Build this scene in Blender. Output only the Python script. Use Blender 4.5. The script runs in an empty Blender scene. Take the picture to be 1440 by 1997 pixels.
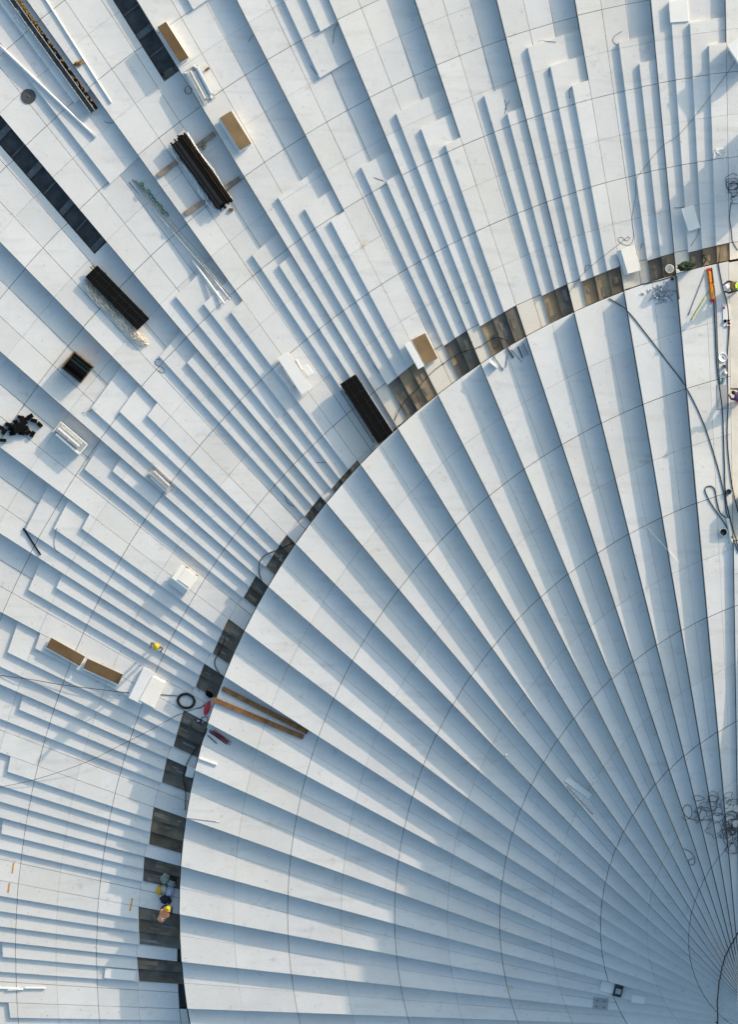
import bpy, bmesh, math, random
from mathutils import Vector, Matrix, Euler
random.seed(7)
scene = bpy.context.scene
col = scene.collection

# ------------------------------------------------------------------ camera, light, exposure
HCAM = 189.76            # drone height over the reference terrace, metres
PXM = 45.0               # photograph pixels per metre at z = 0
cam_d = bpy.data.cameras.new('camera'); cam = bpy.data.objects.new('camera', cam_d); col.objects.link(cam)
cam.location = (0, 0, HCAM); cam.rotation_euler = (0, 0, 0)
cam_d.sensor_fit = 'VERTICAL'; cam_d.sensor_height = 24.0
cam_d.lens = 24.0 * HCAM * PXM / 1997.0
cam_d.clip_start = 1.0; cam_d.clip_end = 2000.0
scene.camera = cam

SUN_EL = math.atan(0.38)                 # low morning sun
SUN_AZ = math.radians(46.0)               # from +Y towards +X (upper right of the picture)
world = bpy.data.worlds.new('World'); scene.world = world; world.use_nodes = True
wn = world.node_tree.nodes; wl = world.node_tree.links
sky = wn.new('ShaderNodeTexSky'); sky.sky_type = 'NISHITA'; sky.sun_disc = False
sky.sun_elevation = SUN_EL; sky.sun_rotation = SUN_AZ
sky.air_density = 1.0; sky.dust_density = 3.2; sky.ozone_density = 1.8
bg = wn['Background']; bg.inputs['Strength'].default_value = 0.15
tint = wn.new('ShaderNodeVectorMath'); tint.operation = 'MULTIPLY'; tint.inputs[1].default_value = (1.01, 1.07, 0.955)   # hazy air
wl.new(sky.outputs[0], tint.inputs[0]); wl.new(tint.outputs[0], bg.inputs['Color'])
sun_d = bpy.data.lights.new('sun', 'SUN'); sun = bpy.data.objects.new('sun', sun_d); col.objects.link(sun)
sun_d.energy = 2.0; sun_d.angle = math.radians(0.53); sun_d.color = (1.0, 0.79, 0.60)
ray = Vector((-math.sin(SUN_AZ) * math.cos(SUN_EL), -math.cos(SUN_AZ) * math.cos(SUN_EL), -math.sin(SUN_EL)))
sun.rotation_euler = ray.to_track_quat('-Z', 'Y').to_euler(); sun.location = (60, 60, 60)
scene.view_settings.view_transform = 'Standard'; scene.view_settings.look = 'None'
scene.view_settings.gamma = 1.0; scene.view_settings.use_curve_mapping = False
scene.view_settings.exposure = 0.58

# ------------------------------------------------------------------ materials
def nt(name):
    m = bpy.data.materials.new(name); m.use_nodes = True
    n = m.node_tree.nodes; l = m.node_tree.links
    return m, n, l, n['Principled BSDF']

def plain(name, colr, rough=0.6, metal=0.0, var=0.08, scale=6.0, bump=0.0, spec=0.3):
    """base colour with a soft noise variation and a per-object tone shift"""
    m, n, l, b = nt(name)
    tc = n.new('ShaderNodeTexCoord'); oi = n.new('ShaderNodeObjectInfo')
    add = n.new('ShaderNodeVectorMath'); add.operation = 'ADD'
    sc = n.new('ShaderNodeVectorMath'); sc.operation = 'SCALE'; sc.inputs['Scale'].default_value = 37.0
    comb = n.new('ShaderNodeCombineXYZ')
    for i in range(3): l.new(oi.outputs['Random'], comb.inputs[i])
    l.new(comb.outputs[0], sc.inputs[0]); l.new(tc.outputs['Object'], add.inputs[0]); l.new(sc.outputs[0], add.inputs[1])
    no = n.new('ShaderNodeTexNoise'); no.inputs['Scale'].default_value = scale; no.inputs['Detail'].default_value = 5.0
    l.new(add.outputs[0], no.inputs['Vector'])
    mr = n.new('ShaderNodeMapRange'); mr.inputs['From Min'].default_value = 0.3; mr.inputs['From Max'].default_value = 0.7
    mr.inputs['To Min'].default_value = 1 - var; mr.inputs['To Max'].default_value = 1 + var
    l.new(no.outputs['Fac'], mr.inputs['Value'])
    mr2 = n.new('ShaderNodeMapRange'); mr2.inputs['To Min'].default_value = 1 - var * .5; mr2.inputs['To Max'].default_value = 1 + var * .5
    l.new(oi.outputs['Random'], mr2.inputs['Value'])
    mu = n.new('ShaderNodeMath'); mu.operation = 'MULTIPLY'; l.new(mr.outputs[0], mu.inputs[0]); l.new(mr2.outputs[0], mu.inputs[1])
    vm = n.new('ShaderNodeVectorMath'); vm.operation = 'SCALE'; vm.inputs[0].default_value = colr[:3]
    l.new(mu.outputs[0], vm.inputs['Scale']); l.new(vm.outputs[0], b.inputs['Base Color'])
    b.inputs['Roughness'].default_value = rough; b.inputs['Metallic'].default_value = metal
    b.inputs['Specular IOR Level'].default_value = spec
    if bump:
        bp = n.new('ShaderNodeBump'); bp.inputs['Strength'].default_value = bump; bp.inputs['Distance'].default_value = 0.02
        l.new(no.outputs['Fac'], bp.inputs['Height']); l.new(bp.outputs[0], b.inputs['Normal'])
    return m

def stone(name, c1, c2, rust=0.0):
    """pale cladding panel: per-panel tone, speckle, soft clouding, footmarks and the odd yellow run"""
    m, n, l, b = nt(name)
    geo = n.new('ShaderNodeNewGeometry'); oi = n.new('ShaderNodeObjectInfo')
    def noise(scale, detail, rough=0.5):
        t = n.new('ShaderNodeTexNoise'); t.inputs['Scale'].default_value = scale
        t.inputs['Detail'].default_value = detail; t.inputs['Roughness'].default_value = rough
        l.new(geo.outputs['Position'], t.inputs['Vector']); return t
    def rng(src, a, b_, c, d):
        t = n.new('ShaderNodeMapRange'); t.inputs['From Min'].default_value = a; t.inputs['From Max'].default_value = b_
        t.inputs['To Min'].default_value = c; t.inputs['To Max'].default_value = d; l.new(src, t.inputs['Value']); return t.outputs[0]
    def mul(a, b_):
        t = n.new('ShaderNodeMath'); t.operation = 'MULTIPLY'; l.new(a, t.inputs[0]); l.new(b_, t.inputs[1]); return t.outputs[0]
    cloud = rng(noise(0.55, 7, .66).outputs['Fac'], .3, .7, .925, 1.035)
    grain = rng(noise(9.0, 8, .75).outputs['Fac'], .25, .75, .95, 1.045)
    tone = rng(oi.outputs['Random'], 0, 1, .935, 1.02)
    scuff = noise(1.7, 9, .72); scuff = rng(scuff.outputs['Fac'], .585, .74, 1.0, .76)
    steps_ = rng(noise(4.6, 3, .55).outputs['Fac'], .66, .72, 1.0, .86)          # footmarks
    drip = n.new('ShaderNodeTexNoise'); drip.inputs['Scale'].default_value = 1.0; drip.inputs['Detail'].default_value = 6
    mp = n.new('ShaderNodeMapping'); mp.inputs['Scale'].default_value = (.35, 2.6, 1); mp.inputs['Rotation'].default_value = (0, 0, .8)
    l.new(geo.outputs['Position'], mp.inputs['Vector']); l.new(mp.outputs[0], drip.inputs['Vector'])
    v = mul(mul(mul(cloud, grain), mul(tone, scuff)), mul(steps_, rng(drip.outputs['Fac'], .56, .72, 1.0, .91)))
    mx = n.new('ShaderNodeMix'); mx.data_type = 'RGBA'
    mx.inputs[6].default_value = (*c1, 1); mx.inputs[7].default_value = (*c2, 1)
    l.new(rng(noise(.23, 3).outputs['Fac'], .45, .68, 0, 1), mx.inputs[0])
    st = n.new('ShaderNodeMix'); st.data_type = 'RGBA'; l.new(mx.outputs[2], st.inputs[6]); st.inputs[7].default_value = (.70, .58, .36, 1)
    l.new(mul(rng(noise(.42, 7, .7).outputs['Fac'], .645, .70, 0, .55), rng(noise(3.1, 4).outputs['Fac'], .4, .6, .2, 1)), st.inputs[0])
    vm = n.new('ShaderNodeVectorMath'); vm.operation = 'SCALE'
    l.new(st.outputs[2], vm.inputs[0]); l.new(v, vm.inputs['Scale'])
    l.new(vm.outputs[0], b.inputs['Base Color'])
    b.inputs['Roughness'].default_value = 0.62; b.inputs['Specular IOR Level'].default_value = 0.25
    bp = n.new('ShaderNodeBump'); bp.inputs['Strength'].default_value = .12; bp.inputs['Distance'].default_value = .01
    l.new(grain, bp.inputs['Height']); l.new(bp.outputs[0], b.inputs['Normal'])
    return m

M = {}
M['stone'] = stone('pale_stone', (.80, .80, .80), (.80, .79, .765))
M['stone_cream'] = stone('cream_stone', (.80, .77, .71), (.78, .74, .67))
M['riser'] = plain('riser_stone', (.42, .43, .44), .6, var=.04, scale=3)  # darker than the treads, to deepen the shade at each step foot
M['membrane'] = plain('dark_membrane', (.035, .036, .04), .8, var=.3, scale=2.5)
M['trench'] = plain('trench_floor', (.12, .12, .122), .75, var=.35, scale=2.2)
M['cement'] = plain('bare_cement', (.30, .23, .15), .85, var=.3, scale=1.6, bump=.3)
M['cement_dark'] = plain('shaded_cement', (.16, .145, .125), .85, var=.35, scale=1.8, bump=.3)  # darker cement; the shade beside the rim is put into its colour
M['cement_mid'] = plain('brown_cement', (.20, .155, .11), .85, var=.4, scale=1.5, bump=.3)
M['bare'] = plain('bare_screed', (.80, .75, .67), .85, var=.12, scale=1.2, bump=.2)
M['batten'] = plain('steel_batten', (.20, .21, .22), .5, var=.2)

# ------------------------------------------------------------------ mesh helpers
def link(o, parent=None):
    col.objects.link(o)
    if parent is not None: o.parent = parent
    return o

def tag(o, label=None, cat=None, group=None, kind=None):
    if label: o['label'] = label
    if cat: o['category'] = cat
    if group: o['group'] = group
    if kind: o['kind'] = kind
    return o

def mesh_obj(name, verts, faces, mat, parent=None, smooth=False):
    me = bpy.data.meshes.new(name); me.from_pydata(verts, [], faces); me.update()
    if smooth: me.polygons.foreach_set('use_smooth', [True] * len(me.polygons))
    if mat is not None: me.materials.append(mat)
    return link(bpy.data.objects.new(name, me), parent)

def empty(name, loc=(0, 0, 0), rz=0.0):
    o = bpy.data.objects.new(name, None); col.objects.link(o)
    o.location = loc; o.rotation_euler = (0, 0, rz); o.empty_display_size = .2
    return o

def inset(q, d):
    """move edge i of a counter-clockwise polygon inwards by d[i]"""
    n = len(q); L = []
    for i in range(n):
        a, b = q[i], q[(i + 1) % n]; ex, ey = b[0] - a[0], b[1] - a[1]; m = math.hypot(ex, ey) or 1e-9
        nx, ny = -ey / m, ex / m; L.append((a[0] + nx * d[i], a[1] + ny * d[i], ex / m, ey / m))
    out = []
    for i in range(n):
        x1, y1, dx1, dy1 = L[i - 1]; x2, y2, dx2, dy2 = L[i]
        cr = dx1 * dy2 - dy1 * dx2
        if abs(cr) < 1e-6: out.append((x2, y2)); continue
        s = ((x2 - x1) * dy2 - (y2 - y1) * dx2) / cr
        out.append((x1 + dx1 * s, y1 + dy1 * s))
    return out

def prism(name, q, z0, z1, mat, parent=None, cham=0.0):
    n = len(q)
    if cham:
        qi = inset(q, [cham] * n)
        v = [(x, y, z0) for x, y in q] + [(x, y, z1 - cham) for x, y in q] + [(x, y, z1) for x, y in qi]
        f = [tuple(range(n - 1, -1, -1)), tuple(range(2 * n, 3 * n))]
        for r in (0, n):
            f += [(r + i, r + (i + 1) % n, r + n + (i + 1) % n, r + n + i) for i in range(n)]
    else:
        v = [(x, y, z0) for x, y in q] + [(x, y, z1) for x, y in q]
        f = [tuple(range(n - 1, -1, -1)), tuple(range(n, 2 * n))] + [(i, (i + 1) % n, n + (i + 1) % n, n + i) for i in range(n)]
    return mesh_obj(name, v, f, mat, parent)

# ------------------------------------------------------------------ the spiral roof: (k, t) = (number of the radial step line, metres outwards from the rim)
CX, CY = 19.75, -19.25
def hk(k): return (58.5 - 0.8 * k) * 0.38 / PXM          # height of the step at line k
_Z = {}
def Zs(k):
    if k not in _Z:
        _Z[k] = -sum(hk(j) for j in range(9, k + 1)) if k > 8 else sum(hk(j) for j in range(k + 1, 9))
    return _Z[k]
def Zi(k): return Zs(k) - (.28 if k <= -2 else 0)         # the step at line -1 of the fan is still unfinished and low
DZ = 1.10                                                  # inner fan stands this much above the outer stairs
def rimf(k):
    R = 30.0974678 - 0.11397577 * k; T = 1.79554395 + 0.07601112 * k
    return CX + R * math.cos(T), CY + R * math.sin(T)
def dirf(k):
    a = 1.66249345 + 0.07598932 * k; return math.cos(a), math.sin(a)
def PI_(k, t):
    x, y = rimf(k); dx, dy = dirf(k); return x + dx * t, y + dy * t
SO = 1 + DZ / HCAM
def PO(k, t):
    x, y = PI_(k, t); return x * SO, y * SO
RING = 4.876
def arc(k, n): return (41 + 7.2 * k + 162.2 * n) / PXM     # outer panel joints
def strip(k):                                               # width of the unfinished strip along the rim
    return (41 + 7.2 * k) / PXM if k < 6 else (41 + 7.2 * k - 81.1) / PXM
def send(k, f): return (361 + 50 * f / .25 - 2.9 * k) / PXM + 0.03   # outer ends of the stair slabs
def slabs(k): return (.75, .5, .25) if k % 2 else (.5, .25)
# second flights that begin further out: sector -> ((fraction, t where the slab begins), ...), lowest first
UPPER = {4: ((.5, 640 / PXM), (.25, 716 / PXM)), 5: ((.5, 890 / PXM),), 7: ((.5, 738 / PXM), (.25, 899 / PXM))}
def Zo(k): return Zs(k) - DZ
def kt(x, y):
    k = 8.0
    for _ in range(30):
        def cr(kk):
            dx, dy = dirf(kk); rx, ry = rimf(kk); return dx * (y - ry) - dy * (x - rx)
        c = cr(k); c2 = cr(k + 1e-3); k += max(-3, min(3, -c * 1e-3 / (c2 - c)))
    dx, dy = dirf(k); rx, ry = rimf(k)
    return k, dx * (x - rx) + dy * (y - ry)
def surf(k, t):
    s = math.floor(k); f = k - s
    if t <= 0: return Zi(s) if s > -2 or t < -11.9 else Zs(-1) - .03
    z = Zo(s); n = sum(1 for g in slabs(s) if f < g and t < send(s, g))
    n += sum(1 for g, tb in UPPER.get(s, ()) if f < g and t > tb)
    return z + n * hk(s) / 3 - (0.07 if n and t < strip(s) else 0)
def at(px, py, dz=0.0):
    """photograph pixel -> point of the roof surface under it (plus dz)"""
    z = 0.0
    for _ in range(8):
        s = (HCAM - z) / HCAM / PXM; x, y = (px - 720) * s, (998.5 - py) * s
        k, t = kt(x, y)
        if t > 0: k, t = kt(x / SO, y / SO)
        z = surf(k, t) + dz
    return Vector((x, y, z))

PT = 0.05      # panel thickness
def quad(P, k0, k1, t00, t10, t01, t11, d, jit=.0025):
    """k0..k1, inner edge t00 (at k0) t01 (at k1), outer edge t10, t11; d = insets (k0 side, outer, k1 side, inner)"""
    return inset([P(k0, t00), P(k0, t10), P(k1, t11), P(k1, t01)], [x + (random.uniform(-.5, 1) * jit if x else 0) for x in d])

BIG, SMALL = 0.010, 0.003     # half widths of open and tight joints
# inner fan ---------------------------------------------------------
def tend(k): return -(30.097 - .114 * k) * .991 + .35
for k in range(-9, 23):
    z = Zi(k); te = min(tend(k), tend(k + 1)); t0 = 0 if k > -2 else -11.9
    body = prism('fan_terrace', quad(PI_, k, k + 1, te, t0 - .05, te, t0 - .05, (.006, 0, .045, 0)), z - 1.6, z - PT - .012, M['membrane'])
    tag(body, kind='structure')
    if k > -3:
        stops = [0] + [-RING * i for i in range(1, 6)] + [te] if k > -2 else [t0, -RING * 3, -RING * 4, -RING * 5, te]
    else:
        stops = [t0, -RING * 3, -RING * 4, te]
    for i in range(len(stops) - 1):
        a, b = stops[i + 1], stops[i]
        fine = k >= -2 and i < 5
        mids = [(a, (a + b) / 2), ((a + b) / 2, b)] if fine else [(a, b)]
        kk = [(k, k + .46), (k + .46, k + 1)] if (fine and i < 4) else [(k, k + 1)]
        for mi, (ta, tb) in enumerate(mids):
            for (ka, kb) in kk:
                d = (.02 if ka == k else SMALL,
                     (BIG if tb == b else SMALL) if tb != t0 else 0,
                     0 if kb == k + 1 else SMALL,
                     BIG if ta == a else SMALL)
                prism('panel', quad(PI_, ka, kb, ta, tb, ta, tb, d), z - PT, z + random.uniform(-.005, .005), M['stone'], body, .004)
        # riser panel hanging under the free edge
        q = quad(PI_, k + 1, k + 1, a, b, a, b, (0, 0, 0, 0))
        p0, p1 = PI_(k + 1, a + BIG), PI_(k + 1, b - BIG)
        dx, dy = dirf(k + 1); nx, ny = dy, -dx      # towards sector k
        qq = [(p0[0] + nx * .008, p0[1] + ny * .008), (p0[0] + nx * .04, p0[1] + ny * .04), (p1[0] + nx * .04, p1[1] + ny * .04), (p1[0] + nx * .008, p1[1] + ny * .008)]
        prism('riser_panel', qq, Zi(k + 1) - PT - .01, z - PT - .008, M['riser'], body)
    # end plate at the rim
    q = quad(PI_, k, k + 1, t0 - .05, t0 - .01, t0 - .05, t0 - .01, (.006, 0, .006, 0))
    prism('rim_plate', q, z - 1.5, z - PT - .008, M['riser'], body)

for k in range(-8, -1):
    b = prism('bare_slab', quad(PI_, k, k + 1, -11.85, -.05, -11.85, -.05, (.01, 0, .0, 0)), Zs(-1) - 1.5, Zs(-1) - .03 + .0, M['bare'])
    tag(b, kind='structure')
# outer stairs ------------------------------------------------------
TRENCH = {8: (670 / PXM, .222), 6: (815 / PXM, .222)}
NMAX = {}
for k in range(-3, 23):
    # how far out the picture can see this sector
    tm = 3.0
    for i in range(8, 34):
        x, y = PO(k + .5, i)
        if -17.5 < x < 17.5 and -23.7 < y < 23.7: tm = i + 3
    if k < 0: tm = 14
    z = Zo(k); h = hk(k); sl = slabs(k)
    nmax = 0
    while arc(k, nmax) < tm: nmax += 1
    T1 = arc(k, nmax); T1b = arc(k + 1, nmax)
    if k in TRENCH:
        ts, fr = TRENCH[k]
        body = prism('stair_terrace', quad(PO, k + fr, k + 1, 0.0, T1, 0.0, T1b, (0, 0, .045, 0)), z - 1.8, z - PT - .012, M['membrane'])
        prism('bed', quad(PO, k, k + fr, 0.0, ts, 0.0, ts, (.006, 0, .002, 0)), z - 1.8, z - PT - .012, M['membrane'], body)
        prism('trench_floor', quad(PO, k, k + fr, ts, T1, ts, T1, (.006, 0, .002, 0.002)), z - 1.8, z - .34, M['trench'], body)
    else:
        body = prism('stair_terrace', quad(PO, k, k + 1, 0.0, T1, 0.0, T1b, (.006, 0, .045, 0)), z - 1.8, z - PT - .012, M['membrane'])
    tag(body, kind='structure')
    fr3 = (0, 1 / 3, 2 / 3, 1.0)
    cover = max(sl)
    for n in range(-1, nmax):
        halves = ((0, .5), (.5, 1))
        for hf in halves:
            for j in range(3):
                f0, f1 = fr3[j], fr3[j + 1]
                def tt(f, u):
                    kk_ = k + f; return arc(kk_, n) + u * 162.2 / PXM
                u0, u1 = hf
                if tt(f0, u1) < .05: continue
                lo0, lo1 = max(.02, tt(f0, u0)), max(.02, tt(f1, u0))
                hi0, hi1 = tt(f0, u1), tt(f1, u1)
                if hi0 - lo0 < .08 or hi1 - lo1 < .02: continue
                if f1 <= cover + .01 and max(hi0, hi1) < send(k, cover) - .1: continue     # under the stair slabs
                ff0 = f0
                if k in TRENCH and j == 0 and hi0 > TRENCH[k][0] + .05:
                    ff0 = TRENCH[k][1]
                    if lo0 < TRENCH[k][0] - .3: pass
                d = (.018 if f0 == 0 else BIG * .8, BIG if u1 == 1 else SMALL, 0 if f1 == 1 else BIG * .8, BIG if u0 == 0 else SMALL)
                mat = M['stone_cream'] if n == -1 and k < 7 else M['stone']
                prism('panel', quad(PO, k + ff0, k + f1, lo0, hi0, lo1, hi1, d), z - PT, z + random.uniform(-.004, .004), mat, body, .004)
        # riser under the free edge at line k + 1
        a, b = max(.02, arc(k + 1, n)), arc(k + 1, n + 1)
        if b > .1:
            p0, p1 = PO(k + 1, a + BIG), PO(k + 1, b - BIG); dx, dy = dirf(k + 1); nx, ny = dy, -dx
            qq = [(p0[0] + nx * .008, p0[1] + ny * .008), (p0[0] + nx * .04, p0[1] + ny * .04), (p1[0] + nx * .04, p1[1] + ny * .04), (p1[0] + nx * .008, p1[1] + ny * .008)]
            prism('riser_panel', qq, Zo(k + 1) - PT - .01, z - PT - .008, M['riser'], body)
    # stair slabs, lowest and widest first
    tin = strip(k) if k < 19 else .03
    for li, f in enumerate(sl):
        z0 = z + li * h / 3 + .001; z1 = z + (li + 1) * h / 3
        te = send(k, f)
        cuts = [tin]
        n = -1
        while True:
            for u in (0, .5):
                tc_ = arc(k + f / 2, n) + u * 162.2 / PXM
                if tin + .25 < tc_ < te - .25: cuts.append((tc_, u))
            n += 1
            if n > 5: break
        cuts = [(tin, 2)] + cuts[1:] + [(te, 2)]
        for (ta, ua), (tb, ub) in zip(cuts[:-1], cuts[1:]):
            g = lambda u: {0: BIG, .5: SMALL, 2: 0.004}[u]
            s0 = -f / 2 * 7.2 / PXM
            def sh(t, u, e): return t if u == 2 else t + e * f / 2 * 7.2 / PXM
            q = quad(PO, k, k + f, sh(ta, ua, -1), sh(tb, ub, -1), sh(ta, ua, 1), sh(tb, ub, 1), (.014, g(ub), 0, g(ua)))
            prism('stair_tread', q, z0, z1 + random.uniform(-.002, .002), M['stone'], body, .004)
        # bare step in the unfinished strip
        if strip(k) > .1 and k < 19:
            q = quad(PO, k, k + f, .03, strip(k), .03, strip(k), (.02, .004, .035, 0))
            if f != sl[-1] or True:
                fa = f - .25; tl = strip(k)
                for _ in range(random.choice([1, 2, 2, 3])):
                    ka = k + fa + random.uniform(.03, .16); ta_ = random.uniform(.05, tl * .6); w_ = random.uniform(.03, .09); l_ = random.uniform(.15, tl * .5)
                    qb = quad(PO, ka, ka + w_, ta_, ta_ + l_, ta_ + random.uniform(-.04, .04), ta_ + l_, (0, 0, 0, 0))
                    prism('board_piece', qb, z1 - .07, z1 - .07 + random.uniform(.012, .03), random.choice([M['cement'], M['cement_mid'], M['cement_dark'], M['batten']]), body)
            prism('bare_step', q, z0, z1 - .07, random.choice([M['cement'], M['cement'], M['cement_dark']]) if k < 7 else random.choice([M['cement_dark'], M['cement_dark'], M['cement_mid']]), body)  # rim-shadowed sectors get the darker cement, shade put into the colour
    for li, (f, tb) in enumerate(UPPER.get(k, ())):
        z0 = z + li * h / 3 + .001; z1 = z + (li + 1) * h / 3
        cuts = [(tb, 2)]; n = 2
        while n < nmax:
            for u in (0, .5):
                tc_ = arc(k + f / 2, n) + u * 162.2 / PXM
                if tb + .3 < tc_ < T1 - .3: cuts.append((tc_, u))
            n += 1
        cuts.append((T1, 2))
        for (ta, ua), (tb_, ub) in zip(cuts[:-1], cuts[1:]):
            g = lambda u: {0: BIG, .5: SMALL, 2: 0.004}[u]
            def sh(t, u, e): return t if u == 2 else t + e * f / 2 * 7.2 / PXM
            q = quad(PO, k, k + f, sh(ta, ua, -1), sh(tb_, ub, -1), sh(ta, ua, 1), sh(tb_, ub, 1), (.014, g(ub), 0, g(ua)))
            prism('stair_tread', q, z0, z1 + random.uniform(-.002, .002), M['stone'], body, .004)
for k, (ts, fr) in TRENCH.items():
    body = [o for o in bpy.data.objects if o.name.startswith('stair_terrace')][k + 3]
    z = Zo(k); t = ts; i = 0
    while t < ts + 9:
        w = .28 if i % 2 == 0 else .07
        q = quad(PO, k, k + fr, t, t + w, t, t + w, (.02, 0, .02, 0))
        prism('batten', q, z - .36, z - (.22 if i % 2 == 0 else .27), M['batten'], body)
        t += 1.22 if i % 2 == 0 else .9; i += 1


M['web2'] = plain('core_cover', (.22, .23, .24), .7)
core = bpy.data.meshes.new('core_drum'); _bm = bmesh.new()
bmesh.ops.create_cone(_bm, cap_ends=True, segments=64, radius1=4.7, radius2=4.7, depth=20.0); _bm.to_mesh(core); _bm.free()
core.materials.append(M['web2']); core_o = link(bpy.data.objects.new('core_drum', core)); core_o.location = (CX, CY, Zs(22) - 10.3)
tag(core_o, kind='structure')

M['ground'] = plain('city_ground', (.16, .16, .15), .9, var=.3, scale=.05)
g_ = mesh_obj('ground', [(-900, -900, -26), (900, -900, -26), (900, 900, -26), (-900, 900, -26)], [(0, 1, 2, 3)], M['ground']); tag(g_, kind='structure')

# ---- OBJECTS ----
M['black'] = plain('black_plastic', (.0045, .0045, .005), .75, var=.4, scale=8, spec=.12)
M['black_gloss'] = plain('black_rubber', (.014, .015, .017), .35, var=.2, scale=8, spec=.5)
M['white_pvc'] = plain('white_profile', (.93, .92, .89), .45, var=.04, scale=5)
M['white_panel'] = plain('loose_white_panel', (.87, .87, .86), .55, var=.03, scale=2)
M['cream_sunlit'] = plain('cream_sunlit_panel', (.95, .92, .85), .55, var=.03, scale=2)  # cream raised in brightness to carry the sun on tilted stack tops
M['card'] = plain('brown_cardboard', (.155, .098, .048), .8, var=.16, scale=2.2)
M['card_light'] = plain('tan_cardboard', (.245, .165, .088), .8, var=.22, scale=1.3)
M['timber'] = plain('brown_timber', (.24, .115, .045), .7, var=.35, scale=4)
M['timber_pale'] = plain('grey_timber', (.30, .255, .21), .8, var=.3, scale=4)
M['gold'] = plain('copper_edge', (.20, .11, .05), .45, var=.5, scale=9)
M['green_dark'] = plain('dark_green_panel', (.010, .018, .017), .5, var=.3, scale=5)
M['steel'] = plain('galvanised_steel', (.55, .57, .60), .3, .85, var=.12, scale=6)
M['steel_dull'] = plain('dull_steel', (.36, .38, .40), .5, .4, var=.15, scale=6)
M['steel_bright'] = plain('bright_steel', (.86, .84, .86), .22, .55, var=.05, scale=4)
M['web'] = plain('channel_web', (.10, .125, .13), .55, .2, var=.3, scale=4)
M['disc'] = plain('cover_grey', (.075, .075, .078), .7, var=.3, scale=5)
M['cable'] = plain('black_cable', (.02, .021, .023), .5, var=.15)
M['cable_grey'] = plain('grey_cable', (.10, .11, .12), .5, var=.2)
M['leaf'] = plain('dry_leaf', (.30, .17, .06), .8, var=.6, scale=14)
M['green'] = plain('green_strap', (.10, .27, .10), .6, var=.5, scale=9)
M['teal'] = plain('teal_strap', (.03, .22, .20), .6, var=.3, scale=9)
M['orange'] = plain('orange_paint', (.86, .33, .02), .45, var=.1)
M['red'] = plain('red_plastic', (.55, .03, .025), .45, var=.15)
M['red_cloth'] = plain('pink_red_cloth', (.70, .06, .09), .8, var=.15)
M['purple'] = plain('purple_plastic', (.10, .03, .10), .45, var=.3)
M['lime'] = plain('lime_rod', (.38, .47, .08), .5, var=.2)
M['tape'] = plain('orange_tape', (.62, .30, .06), .7, var=.35, scale=12)
M['yellow'] = plain('yellow_helmet', (.85, .56, .01), .3, var=.04)
M['white_hat'] = plain('white_helmet', (.82, .84, .88), .3, var=.03)
M['vest_orange'] = plain('orange_vest', (.92, .34, .16), .7, var=.08)
M['vest_lime'] = plain('lime_vest', (.55, .80, .03), .7, var=.08)
M['shirt_pale'] = plain('pale_shirt', (.30, .265, .225), .8, var=.12)
M['shirt_dark'] = plain('dark_shirt', (.03, .03, .05), .8, var=.2)
M['camo'] = plain('mottled_jacket', (.075, .06, .035), .85, var=.75, scale=16)
M['camo_green'] = plain('dark_green_cloth', (.022, .035, .02), .9, var=.8, scale=11)
M['violet'] = plain('violet_sleeve', (.09, .06, .14), .8, var=.2)
M['jeans'] = plain('blue_trousers', (.05, .07, .11), .85, var=.25)
M['khaki'] = plain('grey_trousers', (.12, .12, .12), .85, var=.25)
M['skin'] = plain('skin', (.42, .23, .15), .55, var=.06)
M['hair'] = plain('dark_hair', (.012, .010, .009), .6, var=.2)
M['eye'] = plain('eye', (.02, .02, .02), .2)
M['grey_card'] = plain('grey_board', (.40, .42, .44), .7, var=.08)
M['bag_grey'] = plain('grey_bag', (.28, .33, .31), .4, var=.3, scale=9)
M['bag_lilac'] = plain('lilac_bag', (.52, .54, .72), .4, var=.15, scale=9)
M['bag_yellow'] = plain('yellow_bag', (.74, .45, .03), .4, var=.2, scale=9)
M['bag_white'] = plain('white_bag', (.66, .62, .56), .4, var=.2, scale=9)
def film_mat(name, c, alpha):
    m, n, l, b = nt(name)
    b.inputs['Base Color'].default_value = (*c, 1); b.inputs['Roughness'].default_value = .22
    no = n.new('ShaderNodeTexNoise'); no.inputs['Scale'].default_value = 5; no.inputs['Detail'].default_value = 6
    mr = n.new('ShaderNodeMapRange'); mr.inputs['From Min'].default_value = .35; mr.inputs['From Max'].default_value = .7
    mr.inputs['To Min'].default_value = alpha * .45; mr.inputs['To Max'].default_value = min(1, alpha * 1.6)
    l.new(no.outputs['Fac'], mr.inputs['Value']); l.new(mr.outputs[0], b.inputs['Alpha']); return m
M['film'] = film_mat('clear_film', (.88, .89, .91), 1.05)
M['film_warm'] = film_mat('dusty_film', (.80, .70, .58), .95)

def surf_xy(x, y):
    k, t = kt(x, y)
    if t > 0: k, t = kt(x / SO, y / SO)
    return surf(k, t)

def pdir(d): return math.atan2(-d[1], d[0])          # picture direction -> world angle

def rest(px, py, ang, L, W):
    c = at(px, py); z = -99
    for i in range(7):
        for j in (-1, 0, 1):
            u, v = (i / 6 - .5) * L * .96, j * W * .46
            z = max(z, surf_xy(c.x + u * math.cos(ang) - v * math.sin(ang), c.y + u * math.sin(ang) + v * math.cos(ang)))
    return Vector((c.x, c.y, z))

def thing(name, px, py, d, L, W, label, cat, group=None, z=None):
    a = pdir(d); p = rest(px, py, a, L, W)
    if z is not None: p.z = z
    return tag(empty(name, p, a), label, cat, group)

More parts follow.
